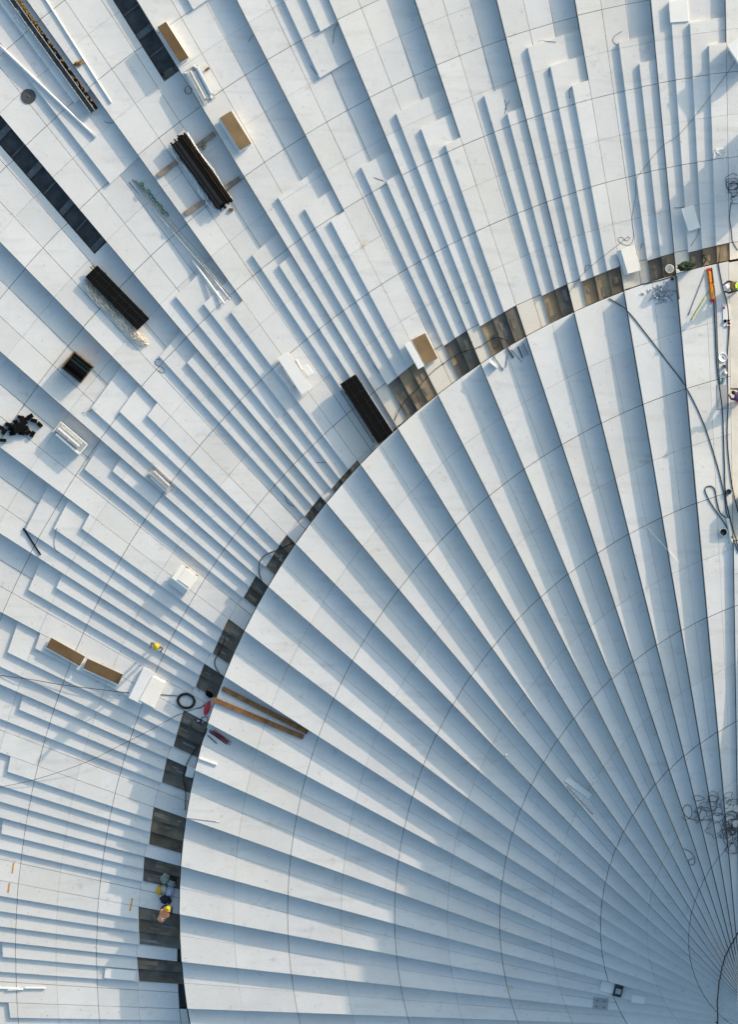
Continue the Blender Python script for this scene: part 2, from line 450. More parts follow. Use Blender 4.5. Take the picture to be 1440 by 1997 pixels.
def box_mesh(name, sx, sy, sz, mat, ch=.006):
    x, y = sx / 2, sy / 2; ch = min(ch, sx * .2, sy * .2, sz * .3)
    q = [(-x, -y), (x, -y), (x, y), (-x, y)]; qi = [(-x + ch, -y + ch), (x - ch, -y + ch), (x - ch, y - ch), (-x + ch, y - ch)]
    v = [(a, b, 0) for a, b in q] + [(a, b, sz - ch) for a, b in q] + [(a, b, sz) for a, b in qi]
    f = [(3, 2, 1, 0), (8, 9, 10, 11)] + [(r + i, r + (i + 1) % 4, r + 4 + (i + 1) % 4, r + 4 + i) for r in (0, 4) for i in range(4)]
    me = bpy.data.meshes.new(name); me.from_pydata(v, [], f); me.update(); me.materials.append(mat); return me

def box(name, sx, sy, sz, loc, mat, parent=None, rz=0.0, rx=0.0, ry=0.0, ch=.006):
    o = bpy.data.objects.new(name, box_mesh(name, sx, sy, sz, mat, ch)); link(o, parent)
    o.location = loc; o.rotation_euler = (rx, ry, rz); return o

def flat_thing(name, px, py, d, L, W, T, mat, label, cat, group=None, dz=0.0, rx=0.0, ry=0.0):
    """a single box-shaped thing lying on the roof"""
    a = pdir(d); p = rest(px, py, a, L, W); p.z += dz
    o = box(name, L, W, T, p, mat, None, a, rx, ry); return tag(o, label, cat, group)

def uchan(name, L, W, Hh, t, loc, mat, parent=None, rz=0.0, flip=False):
    """an open U profile along x"""
    y = W / 2
    prof = [(-y, 0), (y, 0), (y, Hh), (y - t, Hh), (y - t, t), (-y + t, t), (-y + t, Hh), (-y, Hh)]
    if flip: prof = [(a, Hh - b) for a, b in prof][::-1]
    n = len(prof); v = [(-L / 2, a, b) for a, b in prof] + [(L / 2, a, b) for a, b in prof]
    f = [(i, (i + 1) % n, n + (i + 1) % n, n + i) for i in range(n)]
    for o_ in (0, n):
        qs = [(0, 1, 4, 5), (1, 2, 3, 4), (0, 5, 6, 7)]
        f += [tuple(o_ + i for i in (q if o_ else q[::-1])) for q in qs]
    o = mesh_obj(name, v, f, mat, parent); o.location = loc; o.rotation_euler = (0, 0, rz); return o

def spline(pts, step=.12):
    """Catmull-Rom through 3-D points"""
    P = [pts[0]] + list(pts) + [pts[-1]]; out = []
    for i in range(1, len(P) - 2):
        p0, p1, p2, p3 = P[i - 1], P[i], P[i + 1], P[i + 2]; n = max(2, int((p2 - p1).length / step))
        for j in range(n):
            t = j / n
            out.append(.5 * ((2 * p1) + (p2 - p0) * t + (2 * p0 - 5 * p1 + 4 * p2 - p3) * t * t + (3 * p1 - p0 - 3 * p2 + p3) * t ** 3))
    out.append(pts[-1]); return out

def tube(name, path, r, mat, parent=None, sides=7, closed=False):
    n = len(path); v = []; f = []
    for i, p in enumerate(path):
        a = path[max(0, i - 1)]; b = path[min(n - 1, i + 1)]; d = (b - a)
        if d.length < 1e-6: d = Vector((1, 0, 0))
        d.normalize(); u = d.cross(Vector((0, 0, 1)))
        if u.length < .05: u = Vector((1, 0, 0))
        u.normalize(); w = u.cross(d)
        for s in range(sides):
            an = 2 * math.pi * s / sides; v.append(p + u * (r * math.cos(an)) + w * (r * math.sin(an)))
    for i in range(n - 1):
        for s in range(sides):
            f.append((i * sides + s, i * sides + (s + 1) % sides, (i + 1) * sides + (s + 1) % sides, (i + 1) * sides + s))
    f.append(tuple(range(sides - 1, -1, -1))); f.append(tuple((n - 1) * sides + s for s in range(sides)))
    return mesh_obj(name, v, f, mat, parent, True)

def cable(name, px, r, mat, label, cat='cable', group=None, taut=False, lift=0.0):
    """cable through picture points, draped over the steps"""
    pl = spline([Vector((a, b, 0)) for a, b in px], 4.0) if len(px) > 2 else [Vector((px[0][0] + (px[1][0] - px[0][0]) * i / 60, px[0][1] + (px[1][1] - px[0][1]) * i / 60, 0)) for i in range(61)]
    w = [at(p.x, p.y, 0) for p in pl]; n = len(w); zs = [p.z for p in w]
    zm = [max(zs[max(0, i - 2):i + 3]) for i in range(n)]
    if taut:                       # straight between its highest supports
        hull = [0]
        while hull[-1] < n - 1:
            i = hull[-1]; best = None
            for j in range(i + 1, n):
                s = (zm[j] - zm[i]) / (j - i)
                if best is None or s >= best[0]: best = (s, j)
            hull.append(best[1])
        for a, b in zip(hull[:-1], hull[1:]):
            for j in range(a, b + 1): zm[j] = zm[a] + (zm[b] - zm[a]) * (j - a) / (b - a)
    else:
        for _ in range(2): zm = [max(zs[i], (zm[max(0, i - 1)] + zm[i] + zm[min(n - 1, i + 1)]) / 3) for i in range(n)]
    path = [Vector((p.x, p.y, z + r + .003 + lift)) for p, z in zip(w, zm)]
    return tag(tube(name, path, r, mat), label, cat, group)

def rod(name, p0, p1, r, mat, label, cat, group=None, z0=0.0, z1=0.0, sides=10):
    """straight bar or pipe between two picture points, resting on what it crosses"""
    n = 24; w = [at(p0[0] + (p1[0] - p0[0]) * i / n, p0[1] + (p1[1] - p0[1]) * i / n) for i in range(n + 1)]
    a, b = w[0].z, w[-1].z
    for _ in range(3):
        for i in range(n + 1):
            zl = a + (b - a) * i / n
            if zl < w[i].z:
                d = w[i].z - zl
                if i < n / 2: a += d
                else: b += d
    A = Vector((w[0].x, w[0].y, a + r + .002 + z0)); B = Vector((w[-1].x, w[-1].y, b + r + .002 + z1))
    o = tube(name, [A + (B - A) * (i / 8) for i in range(9)], r, mat, None, sides); return tag(o, label, cat, group)

def disc(name, r, h, mat, parent=None, loc=(0, 0, 0), seg=28, r2=None):
    me = bpy.data.meshes.new(name); bm = bmesh.new()
    bmesh.ops.create_cone(bm, cap_ends=True, segments=seg, radius1=r, radius2=r if r2 is None else r2, depth=h)
    bmesh.ops.translate(bm, verts=bm.verts, vec=(0, 0, h / 2)); bm.to_mesh(me); bm.free(); me.materials.append(mat)
    o = link(bpy.data.objects.new(name, me), parent); o.location = loc; return o

def lathe(name, prof, mat, parent=None, loc=(0, 0, 0), seg=24):
    n = len(prof); v = [(r * math.cos(2 * math.pi * s / seg), r * math.sin(2 * math.pi * s / seg), z) for s in range(seg) for r, z in prof]
    f = [(s * n + i, ((s + 1) % seg) * n + i, ((s + 1) % seg) * n + i + 1, s * n + i + 1) for s in range(seg) for i in range(n - 1)]
    o = mesh_obj(name, v, f, mat, parent, True); o.location = loc; return o

def lump(name, sx, sy, sz, mat, parent=None, loc=(0, 0, 0), rz=0, seed=0, amp=.25, sub=3, flat=True):
    """crumpled soft shape"""
    rnd = random.Random(seed); me = bpy.data.meshes.new(name); bm = bmesh.new(); bmesh.ops.create_icosphere(bm, subdivisions=sub, radius=1)
    waves = [(Vector((rnd.uniform(-1, 1), rnd.uniform(-1, 1), rnd.uniform(-1, 1))) * rnd.uniform(3, 9), rnd.uniform(0, 6)) for _ in range(9)]
    for vtx in bm.verts:
        d = 1 + amp * sum(abs(math.sin(vtx.co.dot(w) + p)) - .6 for w, p in waves) / 3
        vtx.co *= d; vtx.co = Vector((vtx.co.x * sx / 2, vtx.co.y * sy / 2, max(-.55, vtx.co.z) * sz * .62 + sz * .34))
    bm.to_mesh(me); bm.free(); me.materials.append(mat)
    o = link(bpy.data.objects.new(name, me), parent); o.location = loc; o.rotation_euler = (0, 0, rz); return o

def sheet(name, poly_uv, L, W, mat, parent=None, loc=(0, 0, 0), amp=.06, seed=0, nu=40, nv=10):
    """crumpled film: a strip along x whose width and height vary"""
    rnd = random.Random(seed); ph = [(rnd.uniform(1, 7), rnd.uniform(1, 8), rnd.uniform(0, 6)) for _ in range(10)]
    v = []; f = []
    for i in range(nu + 1):
        u = i / nu; w = W * poly_uv(u)
        for j in range(nv + 1):
            s = j / nv - .5
            h = sum(abs(math.sin(a * 3 * u * L / 1.5 + b * 2.2 * s + c)) for a, b, c in ph) / len(ph)
            v.append(((u - .5) * L + .05 * math.sin(9 * u + 7 * s + seed), s * w + .04 * math.sin(11 * u + seed), amp * (2.2 * h - .6) * (1 - .5 * abs(2 * s)) + .015))
    for i in range(nu):
        for j in range(nv):
            a = i * (nv + 1) + j; f.append((a, a + nv + 1, a + nv + 2, a + 1))
    o = mesh_obj(name, v, f, mat, parent); o.location = loc; return o

rr = random.Random(11)

# ---- top left: channel full of leaves, pipes, disc
t = thing('steel_channel', 84, 78, (167, 231), 7.6, .42, 'long open steel channel holding dry leaves, lying on the upper left steps', 'channel')
box('web', 7.6, .40, .03, (0, 0, .02), M['web'], t)
box('flange', 7.6, .035, .20, (0, -.205, 0), M['steel'], t)
box('flange', 7.6, .035, .20, (0, .02, .03), M['steel_dull'], t)
box('rubber_strip', 7.6, .15, .13, (0, .125, .03), M['black'], t)
v = []; f = []
for i in range(230):
    u = rr.triangular(-3.6, .2, -2.6) if i < 170 else rr.uniform(-3.6, 3.6)
    c = Vector((u, .13 + rr.gauss(0, .05), .175 + rr.uniform(0, .05))); a = rr.uniform(0, 6.3); s = rr.uniform(.03, .075); b0 = len(v)
    for q in range(4):
        an = a + q * math.pi / 2; v.append(c + Vector((math.cos(an) * s, math.sin(an) * s * .6, rr.uniform(-.02, .02))))
    f.append((b0, b0 + 1, b0 + 2, b0 + 3))
lit = mesh_obj('leaf_litter', v, f, M['leaf'], t); lit['kind'] = 'stuff'
e = thing('crumpled_film', 33, 28, (45, 62), 1.6, .35, 'crumpled clear film beside the leaf filled channel at the top left', 'plastic film')
sheet('film', lambda u: .5 + .5 * math.sin(3 * u) ** 2, 1.8, .30, M['film'], e, seed=3, amp=.07)
e = thing('paper_wad', 153, 124, (40, -10), .45, .22, 'crumpled brown paper between the leaf channel and the thin white pipe', 'paper')
lump('wad', .40, .2, .16, M['leaf'], e, seed=5, amp=.5)
rod('thin_pipe', (78, -18), (217, 201), .036, M['white_pvc'], 'thin white pipe lying right of the leaf filled channel', 'pipe')
t = rod('metal_pipe', (-15, 76), (187, 268), .062, M['steel_bright'], 'shiny metal pipe crossing the upper left steps above the long dark trench', 'pipe')
e = thing('round_cover', 55, 188, (1, 0), .6, .6, 'round dark grey cover lying on the white panel at the upper left', 'cover')
disc('plate', .315, .03, M['disc'], e); disc('rim', .325, .018, M['web'], e); lathe('hub', [(.05, .03), (.045, .045), (0, .046)], M['web'], e)
e = thing('wood_offcut', 330, 141, (16, -10), .5, .4, 'dark brown board end laid in the lower end of the trench at the top', 'board', z=Zo(6) - .2)
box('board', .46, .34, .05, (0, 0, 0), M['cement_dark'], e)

# ---- cardboard topped stacks and white profiles
def board_stack(px, py, d, L, W, n, top, label, side='white_panel', off=(0, 0), cat='board stack', group='cardboard topped panel stacks', T=.045):
    e = thing('board_stack', px, py, d, L, W, label, cat, group)
    for a in (-.32, .32): box('bearer', .09, W * .92, .07, (a * L, 0, 0), M['timber_pale'], e)
    for i in range(n):
        s = i / max(1, n - 1)
        box('panel', L * rr.uniform(.97, 1.0), W, T, (off[0] * (1 - s) + rr.uniform(-.01, .01), off[1] * (1 - s), .07 + i * (T + .004)), M[side], e, rr.uniform(-.01, .01))
    box('cardboard_top', L * .985, W * .97, .012, (0, 0, .072 + n * (T + .004)), M[top], e, 0)
    return e
board_stack(338, 84, (45, 71), 1.86, .46, 5, 'card', 'narrow brown cardboard topped stack beside the trench at the top', off=(.02, .02))
board_stack(460, 256, (41, 66), 1.68, .60, 6, 'card_light', 'tan cardboard topped panel stack right of the black bar bundle', off=(.05, -.10))
t = board_stack(829, 681, (25, 49), 1.24, .66, 5, 'card_light', 'tan cardboard topped panel stack at the rim beside the cable', off=(0, -.06))
flat_thing('loose_panel', 808.5, 693, (27, 49), 1.24, .31, .20, M['white_panel'], 'white panel leaning against the tan cardboard stack at the rim', 'panel', dz=.16)
def profile_bundle(name, px, py, d, L, W, rows, label, tray=False, zb=0.0):
    e = thing(name, px, py, d, L, W, label, 'profile bundle', 'bundles of white profiles')
    for a in (-.36, .36): box('bearer', .07, W, .06, (a * L, 0, 0), M['timber_pale'], e)
    z = .06
    if tray:
        box('tray', L, W, .05, (0, 0, z), M['cream_sunlit'], e); z += .05
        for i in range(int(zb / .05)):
            box('tray', L * rr.uniform(.95, 1), W * rr.uniform(.95, 1), .046, (rr.uniform(-.03, .03), rr.uniform(-.02, .02), z), M['cream_sunlit'], e); z += .05
    box('gap_shade_sheet', L * .94, W * .94, .012, (0, 0, z), M['grey_card'], e); z += .012  # grey sheet added to stand for the shadow in the gaps
    for r_ in range(rows):
        y = -W / 2 + .06; 
        while y < W / 2 - .04:
            w = rr.choice([.08, .11, .15])
            if rr.random() < (.96 if r_ == 0 else .5):
                uchan('profile', L * rr.uniform(.72, .98), w * .66, rr.uniform(.05, .13), .008, (rr.uniform(-.06, .06) * L, y, z), M['white_pvc'], e, rr.uniform(-.015, .015), rr.random() < .45)
            y += w
        z += .075
    return e
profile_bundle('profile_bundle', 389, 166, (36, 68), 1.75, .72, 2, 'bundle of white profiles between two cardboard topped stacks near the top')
flat_thing('wood_block', 404, 135, (10, -6), .22, .09, .09, M['timber'], 'small brown wood block beside the white profiles near the top', 'wood block')
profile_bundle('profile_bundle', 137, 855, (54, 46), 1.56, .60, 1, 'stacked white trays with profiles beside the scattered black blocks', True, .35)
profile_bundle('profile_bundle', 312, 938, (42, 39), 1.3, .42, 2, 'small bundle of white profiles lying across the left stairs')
cable('cable_loop', [(360, 178), (362, 171), (369, 170), (374, 175), (373, 182), (366, 184), (361, 180), (361, 175)], .012, M['cable'], 'small closed black cable loop in the shade below the trench', group=None)

# ---- the black bar bundle on two sleepers
e = thing('black_bar_bundle', 394, 336, (92, 129), 3.5, .84, 'bundle of long black bars in white wrap on two timber sleepers', 'bar bundle')
zl = e.location.z
for i in range(11):
    for j in range(3):
        box('bar', rr.uniform(3.25, 3.62), .074, .085, (rr.uniform(-.10, .10), -.37 + i * .072, .14 + j * .09), M['black'] if rr.random() < .88 else M['black_gloss'], e)
for y, c in ((.30, 'gold'), (.20, 'card_light')): box('edge_strip', 3.4, .007, .02, (0, y, .41), M[c], e)  # thin sunlit bar edges put in as coloured strips
sheet('wrap', lambda u: .7 + .3 * math.sin(5 * u), 3.5, .16, M['white_pvc'], e, (.02, .40, .20), amp=.10, seed=8)
sheet('film', lambda u: .6 + .6 * u, 3.6, .30, M['film'], e, (-.02, -.46, .06), amp=.13, seed=9)
def sleeper(p0, p1, w, h, label):
    a = pdir((p1[0] - p0[0], p1[1] - p0[1])); L = math.hypot(p1[0] - p0[0], p1[1] - p0[1]) / PXM
    c = at((p0[0] + p1[0]) / 2, (p0[1] + p1[1]) / 2); c.z = zl
    tag(box('timber_sleeper', L, w, h, c, M['timber_pale'], None, a), label, 'timber', 'sleepers under the black bars')
sleeper((308, 343), (418, 261), .21, .13, 'upper grey timber sleeper under the black bar bundle')
sleeper((361, 417), (468, 348), .21, .13, 'lower grey timber sleeper under the black bar bundle')
flat_thing('wood_block', 398, 287, (4, -8), .2, .12, .1, M['timber_pale'], 'small wood scrap right of the black bar bundle', 'wood block')
flat_thing('wood_block', 451, 409, (8, 2), .16, .12, .1, M['card'], 'tiny brown wood cube below the black bar bundle', 'wood block')

# ---- conduits and green strap
for i, (a, b) in enumerate((((252, 355), (446, 578)), ((258, 350), (452, 581)), ((264, 352), (440, 552)))):
    rod('grey_conduit', a, b, .022, M['steel_dull'], ['leftmost', 'middle', 'rightmost'][i] + ' of three thin grey conduits lying below the black bar bundle', 'conduit', 'grey conduits in the trough')
rod('sunlit_tube', (375, 507), (438, 593), .045, M['cream_sunlit'], 'sunlit metal tube in bright cream lying across the top of a stair flight', 'tube')  # lit metal; the sun on it is put into the cream colour
rod('glass_strip', (382, 502), (449, 584), .03, M['film'], 'clear plastic strip beside the sunlit metal tube', 'strip')
e = thing('green_strap', 300, 390, (56, 66), 1.8, .3, 'tangled green strap lying in the shaded trough beside grey conduits', 'strap')
for i in range(9):
    c = Vector((-.85 + i * .21, rr.uniform(-.05, .08), .03)); pts = [c + Vector((math.cos(q * .8) * .10 * rr.uniform(.6, 1.2), math.sin(q * .8) * .07 * rr.uniform(.6, 1.2), .012 * (q % 3))) for q in range(9)]
    tube('loop', spline(pts, .03), .022, M['teal'] if i in (3, 4) else M['green'], e, 5)

# ---- black panel packs
def black_pack(px, py, d, L, W, Hh, label, grid):
    e = thing('black_panel_pack', px, py, d, L, W, label, 'panel pack', 'packs of black panels')
    for a in (-.35, .35): box('bearer', .1, W * 1.1, .08, (a * L, 0, 0), M['timber_pale'], e)
    n = max(2, int(Hh / .05))
    for i in range(n): box('panel', L * rr.uniform(.985, 1), W * rr.uniform(.97, 1), .046, (rr.uniform(-.015, .015), rr.uniform(-.01, .01), .08 + i * .05), M['black'], e)
    for i in range(grid): box('strap', .010, W * .985, .006, (-L / 2 + L * (i + .5) / grid, 0, .08 + n * .05), M['black_gloss'], e)
    for y in (-.2, .2): box('ridge', L * .97, .014, .008, (0, y * W, .08 + n * .05), M['black_gloss'], e)
    return e
e = black_pack(229, 581, (102, 104), 3.24, .72, .30, 'black panel pack with torn film on the left terrace', 5)
for i in range(4): box('bar', rr.uniform(1.6, 2.4), .05, .05, (-.4 + i * .05, -.46 - i * .055, .02), M['black_gloss'] if i % 2 else M['steel_dull'], e)
for x_, y_ in ((-1.68, .1), (-1.66, .2)): box('bar', .22, .05, .05, (x_, y_, .22), M['card'], e)
f_ = thing('torn_film', 219, 606, (102, 100), 3.4, .4, 'torn dusty clear film along the lower side of the left black panel pack', 'plastic film')
sheet('film', lambda u: .55 + .35 * math.sin(7 * u) ** 2 + .3 * u, 3.3, .5, M['film_warm'], f_, (0, -.04, 0), amp=.2, seed=14)
lump('film_ball', .7, .36, .2, M['film_warm'], f_, (1.75, -.05, 0), .3, 4, .5)
e = black_pack(716, 798, (78, 121), 3.05, .80, .32, 'black panel pack with thin straps pushed up against the fan rim', 6)
for i in range(2): box('bar', 2.7, .04, .05, (.06, -.47 - i * .07, .02), M['black_gloss'] if i else M['steel_dull'], e)
box('edge_strip', 2.2, .014, .03, (.4, .42, .34), M['cream_sunlit'], e)

# ---- dark crate and scattered blocks
e = thing('panel_crate', 151.5, 717, (39, 31), 1.1, .95, 'dark green panel crate with rusty copper edges on the left terrace', 'crate')
for a in (-.4, 0, .4): box('bearer', .1, .95, .1, (a, 0, 0), M['timber_pale'], e)
box('deck', 1.1, .95, .03, (0, 0, .1), M['timber_pale'], e)
for i in range(9): box('panel', rr.uniform(.98, 1.02), .085, rr.uniform(.22, .36), (0, -.38 + i * .092, .13), M['green_dark'] if i > 4 else M['black'], e)
box('edge_board', 1.1, .07, .40, (0, .455, .13), M['gold'], e); box('edge_board', .07, .84, .40, (-.52, -.01, .13), M['gold'], e)
for i in range(7): box('edge_block', .09, .06, .05, (-.45 + i * .15, .455, .53), M['gold'], e, rr.uniform(-.2, .2))
for y in (.12, .26): box('strap', 1.04, .010, .008, (0, y, .50), M['web'], e)
BL = [(290, 1105, 10), (420, 1095, -30), (475, 1155, 15), (555, 1210, 45), (370, 1130, -20), (115, 1210, 10), (225, 1185, 60), (270, 1215, 0), (345, 1190, -35), (150, 1275, 25), (355, 1265, -30), (390, 1320, -38), (455, 1345, -60), (235, 1300, -8), (285, 1290, -20), (172, 1335, -10), (55, 1310, -55), (40, 1430, 5), (4, 1250, 30), (205, 1245, 40), (310, 1160, 75), (318, 1235, 20), (250, 1255, -50), (300, 1330, 8)]
where = {2: 'second from the right end of the black block scatter', 3: 'rightmost black block of the scatter, beside the white trays', 0: 'topmost black block on the left terrace heap', 1: 'tilted black block at the upper right of the heap', 12: 'lone black block at the lower right of the heap', 11: 'black block just left of the lower right one', 17: 'long black block lowest by the left picture edge', 16: 'lone black block left of the heap, standing askew', 18: 'black block cut by the left picture edge', 5: 'large black block at the left end of the heap'}
for i, (x, y, a) in enumerate(BL):
    px, py = x / 7.2, 660 + y / 7.2; p = at(px, py); L, W = (.27, .17) if i not in (17, 0) else (.28, .14)
    up = .14 if i in (7, 8, 14, 19, 20, 21, 22, 13) else 0
    o = box('black_block', L, W, .15, (p.x, p.y, p.z + up), M['black'], None, math.radians(-a), rr.uniform(-.06, .06) if up else 0, 0, .02)
    tag(o, where.get(i, 'black rubber block jumbled in the heap on the left terrace'), 'block', 'scattered black blocks')

# ---- white panel stacks
e = thing('panel_stack', 357, 1133, (32, 26), .98, .70, 'fanned stack of white square panels on the left landing', 'panel stack', 'stacks of loose white panels')
for a in (-.3, .25): box('bearer', .1, 1.0, .08, (a + .06, .1, 0), M['timber_pale'], e)
for i in range(9): box('panel', .92, .72, .038, (-.02 + rr.uniform(-.02, .02), -.10 + i * .035, .08 + i * .042), M['cream_sunlit'] if i > 5 else M['white_panel'], e, rr.uniform(-.04, .04))  # upper panels lighter: sunlight on the top put into their colour
box('panel', .62, .60, .03, (.08, .24, .08 + 9 * .042), M['cream_sunlit'], e, .05)
e = thing('panel_stack', 288, 1342, (-31, 61), 1.52, 1.2, 'white boards leaning in two piles beside the black hose coil', 'panel stack', 'stacks of loose white panels')
for i in range(5): box('panel', 1.42 + .02 * i, .62, .035, (0, -.30 + .012 * i, .02 + i * .04), M['white_panel'], e, -.03 + .012 * i)
for i in range(6): box('panel', 1.30 - .02 * i, .60, .035, (.03, .33 - .02 * i, .02 + i * .04), M['white_panel'] if i < 5 else M['cream_sunlit'], e, .05 - .015 * i)  # topmost board takes the sunlit tone
e = thing('panel_stack', 574, 728, (46, 72), 1.9, .6, 'pile of white panels with small offcuts on the middle landing', 'panel stack', 'stacks of loose white panels')
box('bearer', .1, .6, .2, (.5, 0, 0), M['timber_pale'], e); box('bearer', .1, .6, .2, (-.5, 0, 0), M['timber_pale'], e)
for i in range(2): box('panel', 1.88, .54, .035, (i * .02, .02 * i, .20 + i * .04), M['white_panel'], e, .015 * i)
for i, y in enumerate((-.34, -.43, -.52)): uchan('profile', 1.0 - .1 * i, .09, .05, .008, (-.05 + .05 * i, y, .0), M['white_pvc'], e, .04 * i)
box('panel', .46, .30, .04, (.22, .55, .0), M['white_panel'], e, .08)
box('panel', .9, .05, .03, (0, .36, 0), M['cream_sunlit'], e, -.05)
e = thing('panel_stack', 1231, 507, (14, 48), 1.15, .72, 'three white panels stacked beside the rim at the upper right', 'panel stack', 'stacks of loose white panels')
for i in range(2): box('bearer', .08, .7, .10, (-.35 + .7 * i, -.05, 0), M['timber_pale'], e)
for i in range(4): box('panel', 1.1, .60, .035, (0, -.17 + .055 * i, .10 + i * .042), M['white_panel'] if i < 3 else M['cream_sunlit'], e, .05 - .017 * i)  # top panel in the brighter tone that stands for sun
flat_thing('loose_panel', 1348, 426, (14, 45), 1.02, .54, .05, M['white_panel'], 'loose white panel lying on the stairs near the upper right rim', 'panel', dz=.10)
flat_thing('loose_panel', 1325, 22, (3, 40), .92, .80, .05, M['white_panel'], 'loose white panel at the top right end of the stairs', 'panel', dz=.01)
e = thing('panel_stack', 1447, 108, (26, 40), 1.3, .75, 'tall white panel stack cut by the upper right picture edge', 'panel stack', 'stacks of loose white panels')
for i in range(2): box('bearer', .1, .75, .12, (-.4 + .8 * i, 0, 0), M['timber_pale'], e)
for i in range(14): box('panel', 1.28, .72, .045, (rr.uniform(-.02, .02), rr.uniform(-.02, .02), .12 + i * .05), M['white_panel'], e, rr.uniform(-.02, .02))
for nm, px, py, d, L, W, lab in (('loose_panel', 234, 1900, (63, 6), 1.38, .46, 'loose white panel beside the dark cells at the lower left'),
                                 ('loose_panel', 371.5, 1505, (-5, 19), .46, .36, 'small white panel bridging the dark gap at the rim'),
                                 ('loose_panel', 1186, 1925, (30, 7), .62, .46, 'pale square board beside the black box at the lower right')):
    flat_thing(nm, px, py, d, L, W, .045, M['white_panel'], lab, 'panel', dz=.03)

# ---- brown boards on the left stairs
for px, py, d, lab in ((128, 1271, (66, 37), 'left brown board of the pair lying on the left stairs'), (201, 1309, (68, 31), 'right brown board of the pair lying on the left stairs')):
    e = thing('brown_board', px, py, d, 1.72, .50, lab, 'board', 'brown boards on the stairs')
    box('bearer', 1.5, .06, .10, (0, -.12, 0), M['timber_pale'], e)
    box('panel', 1.74, .52, .05, (0, -.03, .10), M['white_panel'], e)
    box('board', 1.70, .47, .022, (0, .0, .15), M['card'], e)

# ---- timber planks, tools and coil at the rim
rod('black_rod', (45, 1030), (79, 1082), .035, M['black'], 'thick black rod lying across the left stair edges', 'rod')
for p0, p1, lab in (((433, 1342), (601, 1428), 'upper dark timber plank resting on the fan edge'), ((414, 1363), (593, 1438), 'lower orange brown timber plank resting on the fan edge')):
    a = pdir((p1[0] - p0[0], p1[1] - p0[1])); L = math.hypot(p1[0] - p0[0], p1[1] - p0[1]) / PXM; c = at((p0[0] + p1[0]) / 2, (p0[1] + p1[1]) / 2)
    z = rest((p0[0] + p1[0]) / 2, (p0[1] + p1[1]) / 2, a, L * .9, .1).z
    o = box('timber_plank', L, .21, .07, (c.x, c.y, z + .03), M['timber'], None, a, 0, 0); tag(o, lab, 'plank', 'timber planks')
e = thing('hose_coil', 363, 1367, (1, .2), .8, .7, 'coiled black hose on the landing beside the rim', 'hose coil')
for i in range(7):
    pts = [Vector((math.cos(q * .35) * (.33 + .025 * (i % 4)), math.sin(q * .35) * (.27 + .025 * (i % 4)), .03 + .022 * (i // 2))) for q in range(19)]
    tube('winding', pts, .022, M['black_gloss'], e, 6)
e = thing('red_cloth', 404, 1381, (-9, 28), .62, .26, 'bright red cloth hanging in the gap beside the timber planks', 'cloth')
lump('cloth', .62, .24, .12, M['red_cloth'], e, seed=21, amp=.25)
e = thing('black_bag', 408, 1354, (8, 8), .4, .25, 'small black bag tucked behind the timber plank end', 'bag'); lump('bag', .36, .24, .2, M['black'], e, seed=22, amp=.3)
e = thing('angle_grinder', 388, 1406, (10, 4), .35, .2, 'purple power tool lying in the dark cell at the rim', 'power tool')
box('body', .26, .10, .09, (0, 0, .02), M['purple'], e, ch=.03); box('label', .12, .07, .01, (-.03, 0, .11), M['bag_lilac'], e); disc('wheel', .065, .03, M['steel_dull'], e, (.17, 0, .02)); box('handle', .14, .035, .035, (.05, .10, .05), M['black'], e, .8)
cable('tool_cable', [(392, 1400), (404, 1398), (403, 1408), (392, 1412), (381, 1404), (372, 1408), (374, 1420), (385, 1428), (397, 1430)], .013, M['cable'], 'curled black tool lead around the purple power tool')
e = thing('rod_bunch', 429, 1437, (41, 28), 1.1, .2, 'bunched dark red and black rods lying on the fan edge', 'rods')
for i in range(8): box('rod', rr.uniform(.75, 1.05), .022, .022, (rr.uniform(-.10, .10), -.10 + i * .028, .004 + .024 * (i % 3)), M['red'] if i % 2 else M['black'], e, rr.uniform(-.06, .06))
rod('steel_pin', (405, 1434), (423, 1450), .018, M['black'], 'single black rod left of the bunched red rods', 'rod', sides=6)
flat_thing('white_profile', 406, 1485, (35, 13), .82, .07, .07, M['white_pvc'], 'short white profile bar lying on the fan edge', 'profile')
rod('thin_rod', (362, 1591), (428, 1603), .012, M['steel'], 'thin bright rod lying on the lower left fan edge', 'rod')
for i, (p0, p1) in enumerate((((-5, 1927), (36, 1928)), ((13, 1931), (45, 1929)), ((46, 1927), (88, 1927)))):
    rod('white_offcut', p0, p1, .045, M['white_pvc'], ['left', 'middle', 'right'][i] + ' white profile offcut at the bottom left landing', 'profile', 'white offcuts', sides=4)

# ---- rods scattered on the upper fan edge
for i, (p0, p1, r, m) in enumerate((((964, 694), (983, 721), .03, 'steel_dull'), ((990, 678), (1002, 698), .04, 'web'), ((998, 681), (1018, 706), .014, 'steel_dull'), ((991, 690), (988, 715), .02, 'steel_dull'), ((1011, 676), (1020, 698), .03, 'web'), ((1017, 673), (1026, 694), .016, 'steel_dull'), ((1020, 669), (1031, 692), .014, 'web'))):
    rod('metal_offcut', p0, p1, r, M[m], ['wide flat strip nearest the white offcut', 'thick dark bar below the brown cell', 'long thin rod crossing into the shade', 'short upright rod left of the thick dark bar', 'dark bar standing alone in the shade', 'left thin rod of the close shaded pair', 'right thin rod of the close shaded pair'][i] + ' on the upper fan edge', 'rod', 'offcuts on the upper fan edge', sides=6)
flat_thing('loose_panel', 963, 712, (18, 14), .42, .06, .20, M['white_panel'], 'small white strip standing on edge on the upper fan edge', 'panel')

